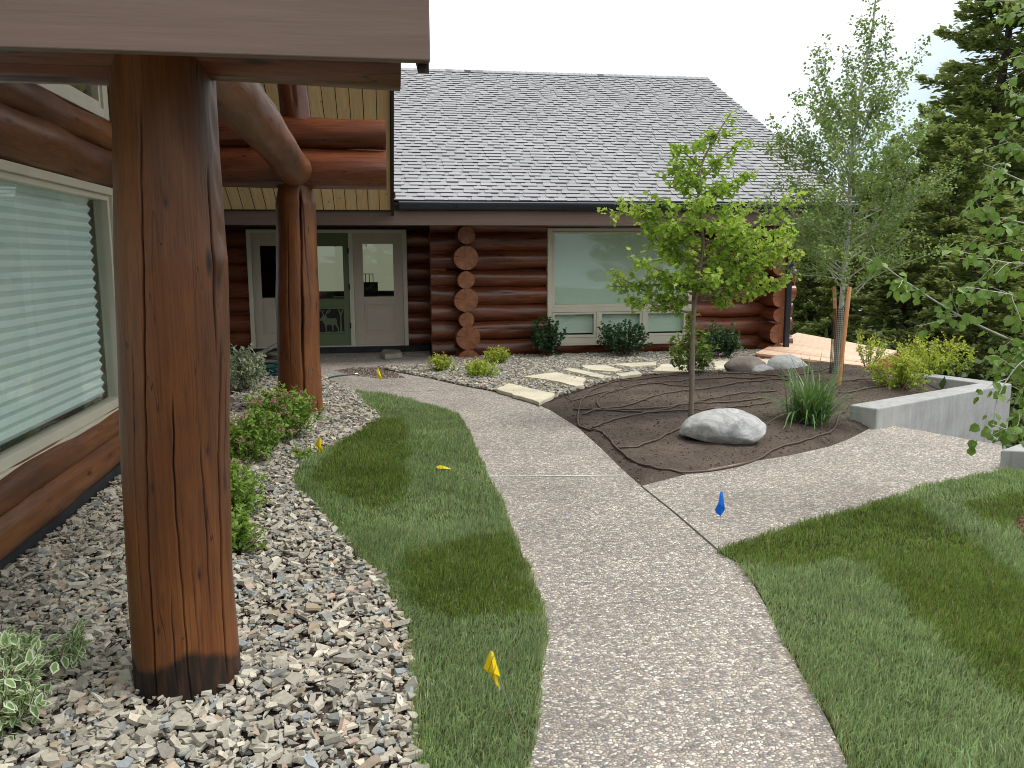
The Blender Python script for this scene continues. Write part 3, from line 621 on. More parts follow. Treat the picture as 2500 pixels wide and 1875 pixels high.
for zy, rp in ((235, 66), (411, 92), (577, 65), (735, 91), (888, 60), (1028, 94), (1205, 92)):
    sp1.append((zof(zy), rp/3.16/FPX*14.2, zy > 1200))
stack(sx0, sp1, 101)
sx1 = GS(z5(742, 775), 1, 14.0)[0]
sp2 = [(GS(z5(742, zy), 1, 14.0)[2], rp/2.458/FPX*14.2, zy > 870) for zy, rp in ((270, 48), (365, 62), (468, 46), (560, 62), (660, 46), (775, 64), (895, 66))]
stack(sx1, sp2, 201)
mb = MB(); mb.box(1.0, WX0+.03, HY+.16, HY+.26, 0, 2.3); mb.build('wall_core', M['innerdark'], house); mb = MB(); mb.box(WX1+.01, 6.6, HY+.16, HY+.26, 0, 2.3); mb.build('wall_core', M['innerdark'], house)
mb = MB(); mb.box(.85, 7.1, HY+.02, HY+.3, -.25, -.02); mb.build('foundation', M['founda'], house)
# side wall of the house on the right (runs back) with rounded log ends
wl = []
for i, zc in enumerate(rows()):
    wl.append((log_np((sx1+.03, HY+.1, zc+.15 if i < 7 else zc+.05), (sx1+.03, 24, zc+.15), .15, .15, 300+i, 20, .4, .01), 20))
join_logs('side_log_wall', wl, M['log'], house)
mb = MB(); px = GS(z5(785, 700), 1, 13.93)[0]
mb.box(px-.045, px+.045, 13.86, 13.94, .02, 2.3); mb.build('downspout', M['gutter'], house, bevel=.006)
# recessed entrance wall
wl = []; wr = []; wq = []
DX0, DX1 = -2.34, .47
for i, zc in enumerate(rows()):
    for a_, b_ in ((-5.2, DX0), (DX1, .98)):
        (wl if a_ < 0 else wr).append((log_np((a_, DY+.17, zc+.1), (b_, DY+.17, zc+.1), LR, LR, 400+i*3+int(a_), 24, .12, .01, bend=.004), 24))
for i, zc in enumerate(rows()):
    wq.append((log_np((.99, HY+.08, zc+.1), (.99, DY+.2, zc+.1), .13, .13, 500+i*3, 20, .12, .01, bend=.004), 20))
join_logs('entrance_log_wall', wl, M['log'], house); join_logs('entrance_log_wall', wr, M['log'], house); join_logs('recess_log_wall', wq, M['log'], house)
mb = MB(); mb.box(-5.2, .85, DY-.06, DY+.1, 0.0, .115); mb.build('entrance_plinth', M['founda'], house)
mb = MB(); mb.box(-5.2, .95, DY+.0, DY+.3, 2.22, 2.75); mb.build('entrance_header', M['darkwood'], house)
# ---- eave fascia, soffit, gutter
FY = 13.39
mb = MB(); mb.box(-6, 8.0, FY, FY+.04, 2.225, 2.455); mb.build('fascia', M['fascia'], house, bevel=.004)
mb = MB(); mb.box(-6, 8.0, FY+.045, HY+.4, 2.262, 2.29); mb.build('eave_soffit', M['darkwood'], house)
mb = MB(); mb.box(-6, 8.03, FY-.02, FY+.06, 2.46, 2.54); mb.build('subfascia', M['darkwood'], house)
GX0, GX1 = .30, 8.05
prof = [(FY-.15+.065*math.cos(PI+a)+.065, 2.555-.085*math.sin(a)) for a in np.linspace(0, PI, 9)]
prof = [(FY-.135, 2.575)]+[(FY-.07+.065*math.cos(a), 2.545+.09*math.sin(a)) for a in np.linspace(PI, 2*PI, 9)]+[(FY-.005, 2.575), (FY-.012, 2.575), (FY-.012, 2.55)]+[(FY-.07+.058*math.cos(a), 2.545+.083*math.sin(a)) for a in np.linspace(2*PI, PI, 9)]+[(FY-.128, 2.575)]
mb = MB(); mb.xprism(prof, 0, GX0, GX1); gut = mb.build('gutter', M['gutter'], house)
mb = MB(); mb.box(GX0, GX1, FY-.142, FY-.128, 2.572, 2.588); mb.build('gutter_lip', M['flash'], gut)
for k in range(13):
    x_ = .6+k*.61; mb = MB(); mb.add(*tube([(x_, FY-.07+.069*math.cos(a), 2.545+.093*math.sin(a)) for a in np.linspace(PI, 2*PI, 9)], .006, 5)); mb.build('gutter_strap', M['gutter'], gut)
# ---- roof
EY, EZ, RY, RZ = FY-.06, 2.60, 20.12, 6.02; XL, XR = -7.0, 8.03
roof = mesh('roof', [(XL, EY, EZ-.03), (XR, EY, EZ-.03), (XR, RY, RZ-.03), (XL, RY, RZ-.03), (XR, 26.8, EZ-.03), (XL, 26.8, EZ-.03), (XL, EY, EZ-.07), (XR, EY, EZ-.07), (XR, RY, RZ-.15), (XL, RY, RZ-.15), (XR, 26.8, EZ-.07), (XL, 26.8, EZ-.07)],
            [(0, 1, 2, 3), (3, 2, 4, 5), (6, 9, 8, 7), (9, 11, 10, 8), (0, 6, 7, 1), (1, 7, 8, 2), (2, 8, 10, 4), (5, 4, 10, 11), (0, 3, 9, 6), (3, 5, 11, 9)], M['darkwood'], house)
sl = math.hypot(RY-EY, RZ-EZ); dyv, dzv = (RY-EY)/sl, (RZ-EZ)/sl
NC = 50; ex = sl/NC; V = []; Fs = []; rn = []
def tab(x0, x1, s0, s1, h0, h1, skew, th, rv):
    n = len(V)
    def P(x, s_, h): return (x, EY+dyv*s_-dzv*h, EZ+dzv*s_+dyv*h)
    # lower edge narrower or wider than the upper one (slanted sides)
    T4 = [P(x0+skew, s0, h0), P(x1-skew, s0, h0), P(x1, s1, h1), P(x0, s1, h1)]
    V.extend(T4+T4+[P(x0+skew, s0, h0-th), P(x1-skew, s0, h0-th), P(x1, s1, h1-th), P(x0, s1, h1-th)])
    Fs.extend([(n, n+1, n+2, n+3), (n+8, n+9, n+5, n+4), (n+9, n+10, n+6, n+5), (n+11, n+8, n+4, n+7)]); rn.extend([rv]*4+[0]*8)
for c_ in range(NC):
    s0 = c_*ex; x = -1.2-random.random()*.3
    while x < XR:
        wseg = random.choice((.45, .6, .8)); x2 = min(x+wseg, XR); tab(x, x2, s0, s0+ex*1.35, .014, .004, 0, .010, random.uniform(.15, .6)); tab(x, x2, s0, s0+.009, .0155, .0150, 0, .006, .0); x = x2
    x = -1.2-random.random()*.3
    while x < XR-.05:
        wd_ = random.choice((.18, .21, .25, .28)); x2 = min(x+wd_, XR)
        tab(x, x2, s0-.004, s0+ex*1.02, .026, .012, -.012, .010, random.uniform(.4, .8)); tab(x-.006, x2+.002, s0-.015, s0+.0, .0175, .0165, -.0, .006, .0); x = x2+random.choice((.09, .12, .16, .2))
mesh('shingles', np.array(V), Fs, M['shingle'], roof, attrs={'rnd': ('FLOAT', rn)})
V = []; Fs = []; rn = []
x = -1.0
while x < XR:
    n = len(V); x2 = min(x+.30, XR); V += [(x, RY-.14, RZ-.045+.012), (x2, RY-.14, RZ-.045), (x2, RY, RZ+.035), (x, RY, RZ+.05), (x2, RY+.14, RZ-.04), (x, RY+.14, RZ-.03)]
    Fs += [(n, n+1, n+2, n+3), (n+3, n+2, n+4, n+5)]; rn += [random.random()]*6; x += .145
rc = mesh('ridge_cap', np.array(V), Fs, M['shingle'], roof, attrs={'rnd': ('FLOAT', rn)}); sm = rc.modifiers.new('s', 'SOLIDIFY'); sm.thickness = .012
mb = MB(); mb.box(GX0, XR, EY-.045, EY+.03, EZ-.022, EZ-.012); mb.build('drip_edge', M['flash'], roof)
for sgn in (1,):
    mb = MB(); mb.xprism([(EY-.02, EZ-.24), (EY-.02, EZ-.04), (RY, RZ-.04), (RY, RZ-.26)], 0, XR-.0, XR+.03); mb.build('rake_board', M['darkwood'], house)
# gable wall on the right under the rake
mb = MB(); mb.xprism([(HY+.3, 2.3), (25.8, 2.3), (RY, RZ-.35)], 0, 6.55, 6.85); mb.build('gable_wall', M['darkwood'], house)
# ---- big far window with three small ones beneath
def framebox(mb, x0, x1, z0, z1, y0, y1, w_):
    wl_, wr_, wb_, wt_ = w_
    mb.box(x0, x0+wl_, y0, y1, z0, z1); mb.box(x1-wr_, x1, y0, y1, z0, z1); mb.box(x0+wl_+.0004, x1-wr_-.0004, y0+.0006, y1-.0006, z0, z0+wb_); mb.box(x0+wl_+.0004, x1-wr_-.0004, y0+.0006, y1-.0006, z1-wt_, z1)
win = empty('window', (4.24, HY+.1, .2)); win.parent = house; win.location = Vector((4.24, HY+.1, .2))-Vector(house.location)
wy = HY-.02
mb = MB(); framebox(mb, 2.90, 5.58, .185, 2.22, wy, wy+.14, (.085, .085, .10, .05)); framebox(mb, 2.99, 5.49, .835, 2.16, wy+.025, wy+.10, (.045, .045, .045, .03))
mb.box(2.9852, 5.4948, wy+.008, wy+.12, .745, .834)
mb.box(2.87, 5.61, wy-.03, wy+.06, .150, .184)
for a_, b_ in ((2.99, 3.80), (3.86, 4.655), (4.715, 5.49)): framebox(mb, a_, b_, .29, .742, wy+.02, wy+.10, (.045, .045, .045, .04))
for xm in (3.80, 4.655): mb.box(xm+.0004, xm+.0596, wy+.008, wy+.12, .2855, .7445)
mb.build('frame', M['frame'], win, bevel=.004)
mb = MB(); mb.box(3.03, 5.45, wy+.055, wy+.061, .875, 2.135); mb.build('pane', M['glass'], win)
for a_, b_ in ((3.03, 3.76), (3.90, 4.615), (4.755, 5.45)):
    mb = MB(); mb.box(a_, b_, wy+.055, wy+.061, .33, .706); mb.build('pane', M['glass'], win)
    mb = MB(); mb.box(a_-.02, b_+.02, wy+.125, wy+.13, .36, .74); mb.build('shade', M['shade'], win)
mb = MB(); mb.box(2.99, 5.49, wy+.125, wy+.13, .85, 2.2); mb.build('shade', M['shade'], win)
mb = MB(); mb.box(2.95, 5.53, wy+.16, wy+.30, .2, 2.2); mb.build('recess_backing', M['innerdark'], win)

# ---- entrance: two side lights and a door in a taupe frame
ent = empty('entrance_door', (-.93, DY, .115)); ent.parent = house; ent.location = Vector((-.93, DY, .115))-Vector(house.location)
Z0, Z1 = .115, 2.225; yf = DY-.05
mb = MB(); framebox(mb, DX0, DX1, Z0, Z1, yf, yf+.16, (.075, .075, .02, .06)); mb.box(-1.365, -1.285, yf+.004, yf+.155, Z0+.02, Z1-.06)
mb.box(-.575, -.495, yf+.004, yf+.155, Z0+.02, Z1-.06); mb.build('door_frame', M['frame'], ent, bevel=.004)
def panel(name, x0, x1, mat, glass_z=(1.02, 1.94), inset=.13, low=(.35, .88), cut=False, depth=.0):
    y0 = yf+.04+depth; mb = MB(); gz0, gz1 = glass_z
    mb.box(x0, x0+inset, y0, y0+.05, Z0+.022, Z1-.062); mb.box(x1-inset, x1, y0, y0+.05, Z0+.022, Z1-.062)
    mb.box(x0+inset, x1-inset, y0+.001, y0+.049, gz1, Z1-.062); mb.box(x0+inset, x1-inset, y0+.001, y0+.049, Z0+.022, low[0]); mb.box(x0+inset, x1-inset, y0+.001, y0+.049, low[1], gz0)
    mb.box(x0+inset, x1-inset, y0+.016, y0+.04, low[0], low[1])
    if not cut: mb.box(x0+inset+.05, x1-inset-.05, y0+.004, y0+.016, low[0]+.05, low[1]-.05)
    o = mb.build(name, mat, ent, bevel=.003)
    mb = MB(); mb.box(x0+inset+.0005, x1-inset-.0005, y0+.02, y0+.026, gz0+.0005, gz1-.0005); mb.build('pane', M['dglass'], ent)
    return o, y0
panel('sidelight_panel', -2.262, -1.368, M['framedoor'], inset=.14)
panel('sidelight_panel', -.492, .392, M['framedoor'], inset=.17, glass_z=(1.02, 1.97))
dr, dy0 = panel('door', -1.282, -.578, M['green'], inset=.10, glass_z=(.99, 1.93), cut=True, low=(.33, .86))
mb = MB(); mb.box(-1.20, -.66, dy0+.008, dy0+.0155, .36, .83); mb.build('cutout_backing', M['black'], ent)
# elk and tree silhouettes in the lower door panel
ex0, ex1, ez0, ez1 = -1.182, -.678, .36, .83
def E(p): return [(ex0+(x/100)*(ex1-ex0), ez0+(y/100)*(ez1-ez0)) for x, y in p]
elk = [(8, 52), (14, 58), (20, 66), (26, 72), (32, 72), (36, 66), (38, 60), (46, 58), (58, 58), (66, 60), (70, 55), (72, 48), (71, 38), (74, 30), (78, 20), (78, 8), (74, 8), (73, 19), (68, 28), (64, 34), (60, 34), (58, 24), (59, 8), (55, 8), (54, 24), (52, 34), (42, 34), (36, 33), (34, 22), (35, 8), (31, 8), (30, 24), (28, 34), (24, 42), (20, 50), (14, 50)]
ant = [[(30, 70), (33, 70), (40, 84), (50, 92), (48, 95), (37, 88)], [(36, 80), (44, 78), (46, 81), (38, 84)], [(24, 70), (27, 71), (22, 86), (12, 95), (9, 92), (18, 84)], [(42, 86), (50, 83), (51, 86), (44, 89)], [(20, 82), (28, 88), (27, 91), (19, 86)]]
trees = [[(82, 0), (90, 0), (88, 40), (88, 70), (96, 92), (92, 94), (86, 78), (80, 94), (76, 92), (83, 70), (83, 40)], [(0, 0), (100, 0), (100, 6), (80, 9), (60, 5), (40, 8), (20, 5), (0, 9)], [(0, 0), (6, 0), (5, 50), (8, 100), (0, 100)], [(97, 0), (100, 0), (100, 100), (97, 100)], [(0, 95), (100, 95), (100, 100), (0, 100)]]
for pl, nm in ((elk, 'elk_silhouette'),):
    mb = MB(); mb.xprism([(x, z) for x, z in E(pl)], 1, dy0+.0005, dy0+.0078)
    for q in ant: mb.xprism(E(q), 1, dy0+.0006, dy0+.0076)
    mb.build(nm, M['green'], ent)
mb = MB()
for k, q in enumerate(trees): mb.xprism(E(q), 1, dy0+.0002+k*.0001, dy0+.0074)
mb.build('tree_silhouette', M['green'], ent)
for z_ in (.45, 1.15, 1.8): mb = MB(); mb.box(-.590, -.565, yf+.0, yf+.03, z_, z_+.1); mb.build('hinge', M['black'], ent)
# interior seen through the door glass: room with a self-glowing shade at the back
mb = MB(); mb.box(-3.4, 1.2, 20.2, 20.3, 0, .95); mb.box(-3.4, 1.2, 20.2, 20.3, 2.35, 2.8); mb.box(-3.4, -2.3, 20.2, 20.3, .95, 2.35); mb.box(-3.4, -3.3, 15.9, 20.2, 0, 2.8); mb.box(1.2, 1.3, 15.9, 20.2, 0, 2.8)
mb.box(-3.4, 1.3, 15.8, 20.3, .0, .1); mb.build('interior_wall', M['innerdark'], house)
t = MT('glowing_window_shade'); t.set((.5, .52, .4), .9, .1); t.p.inputs['Emission Color'].default_value = (.62, .61, .50, 1); t.p.inputs['Emission Strength'].default_value = .24; M['lit'] = t.m  # emission stands in for daylight coming through the shade
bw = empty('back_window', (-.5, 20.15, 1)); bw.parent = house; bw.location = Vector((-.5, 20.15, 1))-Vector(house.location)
mb = MB(); mb.box(-2.3, 1.15, 20.14, 20.16, .95, 2.35); mb.build('glowing_shade', M['lit'], bw)
def office_chair(x, y, rz, s=1.0):
    e = empty('armchair', (x, y, .1), 'dark chair seen through the entrance %s' % ('sidelight glass' if x > -.3 else 'door glass'), 'chair', rz=rz)
    o = []
    mb = MB(); mb.xprism([(-.28, .42), (.28, .42), (.28, .52), (-.28, .54)], 0, -.27, .27); o.append(mb.build('seat', M['innerdark']))
    mb = MB(); mb.xprism([(.2, .5), (.3, .5), (.42, 1.1), (.34, 1.12)], 0, -.25, .25); o.append(mb.build('backrest', M['innerdark'], bevel=.03))
    for sx in (-.24, .24):
        for sy in (-.24, .24): mb = MB(); mb.box(sx-.02, sx+.02, sy-.02, sy+.02, 0, .42); o.append(mb.build('leg', M['innerdark']))
    for q in o: q.parent = e
    return e
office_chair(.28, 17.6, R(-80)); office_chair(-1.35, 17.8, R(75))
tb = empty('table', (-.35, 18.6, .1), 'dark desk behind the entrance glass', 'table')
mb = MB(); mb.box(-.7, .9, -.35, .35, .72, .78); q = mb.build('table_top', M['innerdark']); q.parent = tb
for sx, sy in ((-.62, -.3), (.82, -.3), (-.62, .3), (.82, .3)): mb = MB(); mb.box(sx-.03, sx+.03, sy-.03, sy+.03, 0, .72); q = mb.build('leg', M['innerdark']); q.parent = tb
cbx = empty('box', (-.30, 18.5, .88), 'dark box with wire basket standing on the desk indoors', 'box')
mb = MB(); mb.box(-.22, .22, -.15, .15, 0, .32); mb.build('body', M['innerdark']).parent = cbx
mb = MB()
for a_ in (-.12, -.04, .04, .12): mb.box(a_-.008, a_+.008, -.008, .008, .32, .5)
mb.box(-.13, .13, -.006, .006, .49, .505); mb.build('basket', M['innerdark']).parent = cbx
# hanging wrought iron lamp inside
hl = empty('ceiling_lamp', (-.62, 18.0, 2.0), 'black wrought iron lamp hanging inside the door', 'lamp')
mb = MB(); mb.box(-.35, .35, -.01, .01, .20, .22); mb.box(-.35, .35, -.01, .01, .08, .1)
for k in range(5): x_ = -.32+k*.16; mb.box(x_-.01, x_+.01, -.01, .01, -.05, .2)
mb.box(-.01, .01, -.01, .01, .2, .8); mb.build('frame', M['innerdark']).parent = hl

# ================================================================== PORCH WING (left)
porch = empty('porch_wing', (-1.5, 6.0, 0), 'log wing with big gable porch roof over the entrance at left', 'house')
P1 = (-.83, 3.345); P2 = (-.935, 9.42)
# near hero post
ztop = 2.62
profz = [0, .1, .5, 1.0, 1.4, 1.75, 2.2, 2.62]
profr = [.206, .203, .196, .199, .203, .203, .187, .187]
profx = [.004, .002, .0, .012, .035, .045, .058, .058]
base_ang = None
# local frame: axis z up -> up vec = +Y : a = Y x Z = +X, b = Z x X = +Y ; angle 0 = +X, -90deg = -Y (toward the camera)
camdir = math.atan2(0-P1[1], 0-P1[0])
def ang(sv): return camdir+math.asin(max(-.99, min(.99, sv)))
zc_ = lambda ypx: float(np.clip(2.30-(ypx-150)/(1720-150)*2.30, 0, 2.4))
cr_ = [(ang(-.60), ang(-.46), .0, 2.3, .0030, .026), (ang(.72), ang(.78), .02, 1.45, .0034, .030), (ang(.03), ang(-.08), .0, 1.28, .0022, .018), (ang(.52), ang(.42), .35, 1.1, .0018, .012),
       (ang(.22), ang(.20), .05, .62, .0014, .006), (ang(.86), ang(.90), .9, 1.35, .003, .012), (ang(-.22), ang(-.2), .1, .55, .0022, .009), (ang(.70), ang(.68), 1.35, 2.1, .004, .018), (ang(-.75), ang(-.72), .4, 1.5, .002, .007)]
V, Fq, lc, dk, a_, b_, T_ = log_np((P1[0], P1[1], -.05), (P1[0], P1[1], ztop), .2, .19, 3, 480, .011, .003, cr_, prof=(profz, profr, profx))
ths = np.arctan2(V[:, 1]-P1[1], V[:, 0]-P1[0]); rel = np.angle(np.exp(1j*(ths-camdir))); zz = V[:, 2]
# adzed flat on the right upper side with a knot lump beneath it
fl = np.exp(-((rel-1.25)/.22)**2)*np.clip((zz-1.70)/.1, 0, 1); rad_out = np.stack([np.cos(ths), np.sin(ths)], -1)
V[:, :2] -= rad_out*(fl*.016*(1+.5*np.sin(zz*30+rel*9)*.3))[:, None]
kb = np.exp(-(((rel-.98)/.14)**2+((zz-1.69)/.05)**2)); V[:, :2] += rad_out*(kb*.012)[:, None]
kd = np.exp(-(((rel-.95)/.07)**2+((zz-1.62)/.05)**2))*.75
for rk, zk in ((-.42, .86), (.62, .98), (.33, .50), (-.5, .30), (.15, 1.9)): kd = np.maximum(kd, .8*np.exp(-(((rel-rk)/.035)**2+((zz-zk)/.02)**2))); V[:, :2] -= rad_out*(.004*np.exp(-(((rel-rk)/.05)**2+((zz-zk)/.03)**2)))[:, None]
stain = np.clip((.155+.035*np.sin(rel*3+1)+.02*sn(77, rel*8, zz*9)-zz)/.03+.5, 0, 1)*(.95+.15*sn(78, rel*20, zz*30)); stain *= np.where(rel > .72, .85, 1)
dk = np.maximum(np.maximum(dk, kd), np.clip(stain, 0, 1)*.97)
p1 = join_logs('post', [((V, Fq, lc, dk), 480)], M['post'], porch); p1['label'] = 'near stout stained log post with dark stain at its foot'
# far post
ca2 = math.atan2(-P2[1], -P2[0])
def ang2(sv): return ca2+math.asin(sv)
V = log_np((P2[0], P2[1], -.05), (P2[0], P2[1], 2.52), .235, .2, 9, 200, .02, .012, [(ang2(.14), ang2(.24), .0, 2.5, .011, .045), (ang2(.6), ang2(.3), 1.2, 2.4, .006, .012), (ang2(-.4), ang2(-.45), .5, 2.2, .004, .01)],
          prof=([0, .3, .65, .9, 1.1, 1.35, 1.6, 1.85, 2.2, 2.35, 2.57], [.243, .240, .230, .232, .232, .236, .224, .217, .210, .209, .165], [.005, .004, .003, .008, .013, .018, .022, .03, .04, .045, .045]))
p2 = join_logs('post', [(V, 200)], M['post'], porch); p2['label'] = 'far stained log post with one long crack'
# plate log from post to post
q1 = G(593, 263, 0, -.80, A=False); q2 = G(703, 389, 0, -.84, A=False); dd = (q2-q1)/np.linalg.norm(q2-q1)
s1 = q1+dd*(3.42-q1[1])/dd[1]; s2 = q1+dd*(9.12-q1[1])/dd[1]; s1[2] = max(s1[2], 2.5)
V = log_np(s1, s2, .150, .165, 21, 96, .05, .010, [(PI*.62, PI*.70, .5, 5.4, .008, .022), (PI*.35, PI*.42, .2, 4.6, .005, .015), (PI*.9, PI*.86, 1, 5, .006, .015), (-.3, -.2, .2, 5, .006, .015)])
join_logs('plate_log', [(V, 96)], M['post'], porch)
# cross logs at the far post
for (zc, rr_, x1, sd_) in ((2.665, .208, .085, 31), (3.03, .165, .09, 37)):
    V = log_np((-2.4, 9.40, zc), (x1, 9.40, zc), rr_, rr_, sd_, 48, .06, .014, [(random.uniform(3.2, 4.2), random.uniform(3.4, 4.4), .3, 2.3, .007, .02)]); join_logs('cross_log', [(V, 48)], M['log'], porch)
V = log_np((-.86, 9.46, 3.15), (-.98, 9.46, 5.0), .155, .15, 41, 40, .06, .014, [(-1.4, -1.5, .1, 1.7, .007, .02)]); join_logs('king_post', [(V, 40)], M['log'], porch)
# near tie beam
V = log_np((-2.2, 3.34, 2.505), (-.86, 3.34, 2.505), .155, .155, 45, 48, .05, .008, [(4.4, 4.45, .05, 1.2, .005, .01)]); join_logs('tie_beam', [(V, 48)], M['log'], porch)
V = log_np((-.80, 3.34, 2.525), (.094, 3.34, 2.515), .165, .185, 47, 48, .05, .004, [(4.35, 4.4, .05, .85, .005, .01)]); join_logs('tie_beam', [(V, 48)], M['log'], porch)
# roof of the wing: gable, ridge along x
CE = FY-.10; RGY = 8.04; slp = .595; zf = 2.455; RZp = zf+slp*(CE-RGY); NEY = 2.80; zn = 2.36
RX = .20; LX = -9.5
def roofz(y): return zf+slp*(CE-y) if y > RGY else zn+(RZp-zn)*(y-NEY)/(RGY-NEY)
def slab(name, poly, x0, x1, mat, par): mb = MB(); mb.xprism(poly, 0, x0, x1); return mb.build(name, mat, par)
slab('soffit', [(CE, zf), (RGY, RZp), (RGY, RZp+.02), (CE, zf+.02)], LX, RX-.03, M['pine'], porch)
slab('soffit', [(NEY, zn), (RGY, RZp), (RGY, RZp+.02), (NEY, zn+.02)], LX, .13, M['pine'], porch)
# groove lines between the boards as thin battens of shadow gap
for sgn in (0,):
    mb = MB(); x = -2.38+.0
    while x < RX-.05:
        mb.xprism([(CE, zf-.0025), (RGY, RZp-.0025), (RGY, RZp+.01), (CE, zf+.01)], 0, x-.005, x+.005); x += .17
    mb.build('board_groove', M['innerdark'], porch)
rf = slab('roof', [(CE+.25, zf+.03-.14), (CE+.25, zf+.16-.14), (RGY, RZp+.17), (RGY, RZp+.03)], LX, RX-.0, M['shingle'], porch)
slab('roof', [(RGY, RZp+.17), (NEY-.05, zn+.16), (NEY-.05, zn+.05), (RGY, RZp+.03)], LX, .165, M['shingle'], porch)
mb = MB(); mb.xprism([(CE+.03, zf-.09), (CE+.03, zf+.12), (RGY, RZp+.14), (RGY, RZp-.10)], 0, RX-.02, RX+.022); mb.build('rake_board', M['darkwood'], porch)
mb = MB(); mb.xprism([(2.787, 2.288), (2.787, zn+.12), (RGY, RZp+.14), (RGY, RZp-.10), (3.1, 2.42)], 0, .135, .170); 
mb.build('rake_board', M['darkwood'], porch)
mb = MB(); mb.box(LX, .172, 2.74, 2.785, 2.318, 2.75); mb.build('fascia', M['fascia'], porch, bevel=.004)
mb = MB(); mb.box(RX+.022, RX+.05, FY-.30, FY-.24, 2.62, 2.72); mb.build('rake_bracket', M['gutter'], porch)
# gable log wall at x = WALL_X with windows
WY0, WY1, WZ0, WZ1 = 1.2, 7.30, .46, 2.275; UY0, UZ0 = 3.0, 2.81; UY1 = 7.34
wl = []
lz = [(.165, .10), (.40, .14)]
def wlog(y0, y1, z, r_, sd_, wob=.02, ck=()): wl.append((log_np((WALL_X+.02-r_*.55, y0, z), (WALL_X+.02-r_*.55, y1, z), r_, r_, sd_, 40, .06, wob, ck, bend=.012), 40))
wlog(-1.5, 9.5, .205, .150, 61, .018, [(0.1, .2, 3, 8, .006, .012)]); wlog(-1.5, 9.5, .40, .115, 62, .016)
for k in range(8): z = .46+.13+k*.262; wlog(WY1+.02, 9.5, z, .15, 70+k)
wlog(-1.5, 9.5, 2.435, .165, 85, .018, [(.25, .3, 4.5, 8.5, .006, .02)]); wlog(-1.5, 9.5, 2.70, .125, 86, .022, [(.0, .1, 4, 8, .004, .01)])
for k in range(3): z = 2.95+k*.28; wlog(UY1+.05, 9.5, z, .15, 90+k)
for k in range(8): z = 3.80+k*.28; dy_ = (5.6-z)/.6; wlog(max(-1, RGY-dy_), min(9.5, RGY+dy_), z, .15, 110+k)
join_logs('log_wall', wl, M['post'], porch)
mb = MB(); mb.box(WALL_X-.3, WALL_X+.035, -1.5, 9.5, -.15, .088); mb.build('foundation', M['founda'], porch)
mb = MB(); mb.box(WALL_X-.35, WALL_X-.2, -1.5, 1.1, .05, 2.3); mb.build('wall_backing', M['innerdark'], porch)
wl = []
for i in range(9): wl.append((log_np((-6.5, 9.5, .15+i*.29), (WALL_X+.25, 9.5, .15+i*.29), .155, .155, 130+i, 24, .15, .012), 24))
join_logs('back_log_wall', wl, M['log'], porch)
def ybox(mb, y0, y1, z0, z1, x0, x1, w_):
    a, b, c, d = w_
    mb.box(x0, x1, y0, y0+a, z0, z1); mb.box(x0, x1, y1-b, y1, z0, z1); mb.box(x0+.0006, x1-.0006, y0+a+.0004, y1-b-.0004, z0, z0+c); mb.box(x0+.0006, x1-.0006, y0+a+.0004, y1-b-.0004, z1-d, z1)
wn_ = empty('window', (WALL_X, 4.2, .5)); wn_.parent = porch; wn_.location = Vector((WALL_X, 4.2, .5))-Vector(porch.location)
wn_['label'] = 'large window with pale pleated blind'
fx = WALL_X-.035
mb = MB(); ybox(mb, WY0, WY1, WZ0, WZ1, fx-.10, fx+.045, (.09, .075, .055, .06)); ybox(mb, WY0+.0905, WY1-.0755, WZ0+.0555, WZ1-.0605, fx-.095, fx+.02, (.05, .045, .07, .045)); mb.build('frame', M['frame'], wn_, bevel=.005)
gy0, gy1, gz0, gz1 = WY0+.14, WY1-.12, WZ0+.125, WZ1-.105
mb = MB(); mb.box(fx-.035, fx-.029, gy0, gy1, gz0, gz1); mb.build('pane', M['glass'], wn_)
mb = MB(); by1 = gy1-.17; z = gz0+.035; pl = []
while z < gz1+.0: pl += [(fx-.085, z), (fx-.060, z+.036)]; z += .072
pl.append((fx-.085, z)); back = [(q[0]-.004, q[1]) for q in pl][::-1]
V = []; Fs = []
for (x_, z_) in pl: V += [(x_, gy0-.1, z_), (x_, by1, z_)]
Fs = [(2*i, 2*i+1, 2*i+3, 2*i+2) for i in range(len(pl)-1)]
mesh('pleated_blind', V, Fs, M['blind'], wn_)
mb = MB(); mb.box(fx-.09, fx-.055, gy0-.1, by1+.004, gz0+.014, gz0+.034); mb.build('blind_rail', M['darkwood'], wn_)
mb = MB(); mb.box(fx-.45, fx-.40, gy0-.4, gy1+.4, .3, 2.4); mb.box(fx-.45, fx-.10, WY0-.3, WY1+.02, .36, .50); mb.box(fx-.4, fx-.105, WY1-.07, WY1+.05, .4, 2.3); mb.build('room_backing', M['shade'], wn_)
uw = empty('upper_window', (WALL_X, 5.5, 2.9)); uw.parent = porch; uw.location = Vector((WALL_X, 5.5, 2.9))-Vector(porch.location)
mb = MB(); ybox(mb, UY0, UY1, UZ0, 3.62, fx-.08, fx+.035, (.09, .12, .075, .08)); ybox(mb, UY0+.0905, UY1-.1205, UZ0+.0755, 3.5395, fx-.075, fx+.015, (.03, .04, .05, .03)); mb.build('frame', M['frame'], uw, bevel=.005)
mb = MB(); mb.box(fx-.04, fx-.035, UY0+.1, UY1-.15, UZ0+.12, 3.52); mb.build('pane', M['dglass'], uw)
mb = MB(); mb.box(fx-.6, fx-.55, UY0-.3, UY1+.3, 2.6, 3.8); mb.build('room_backing', M['innerdark'], uw)

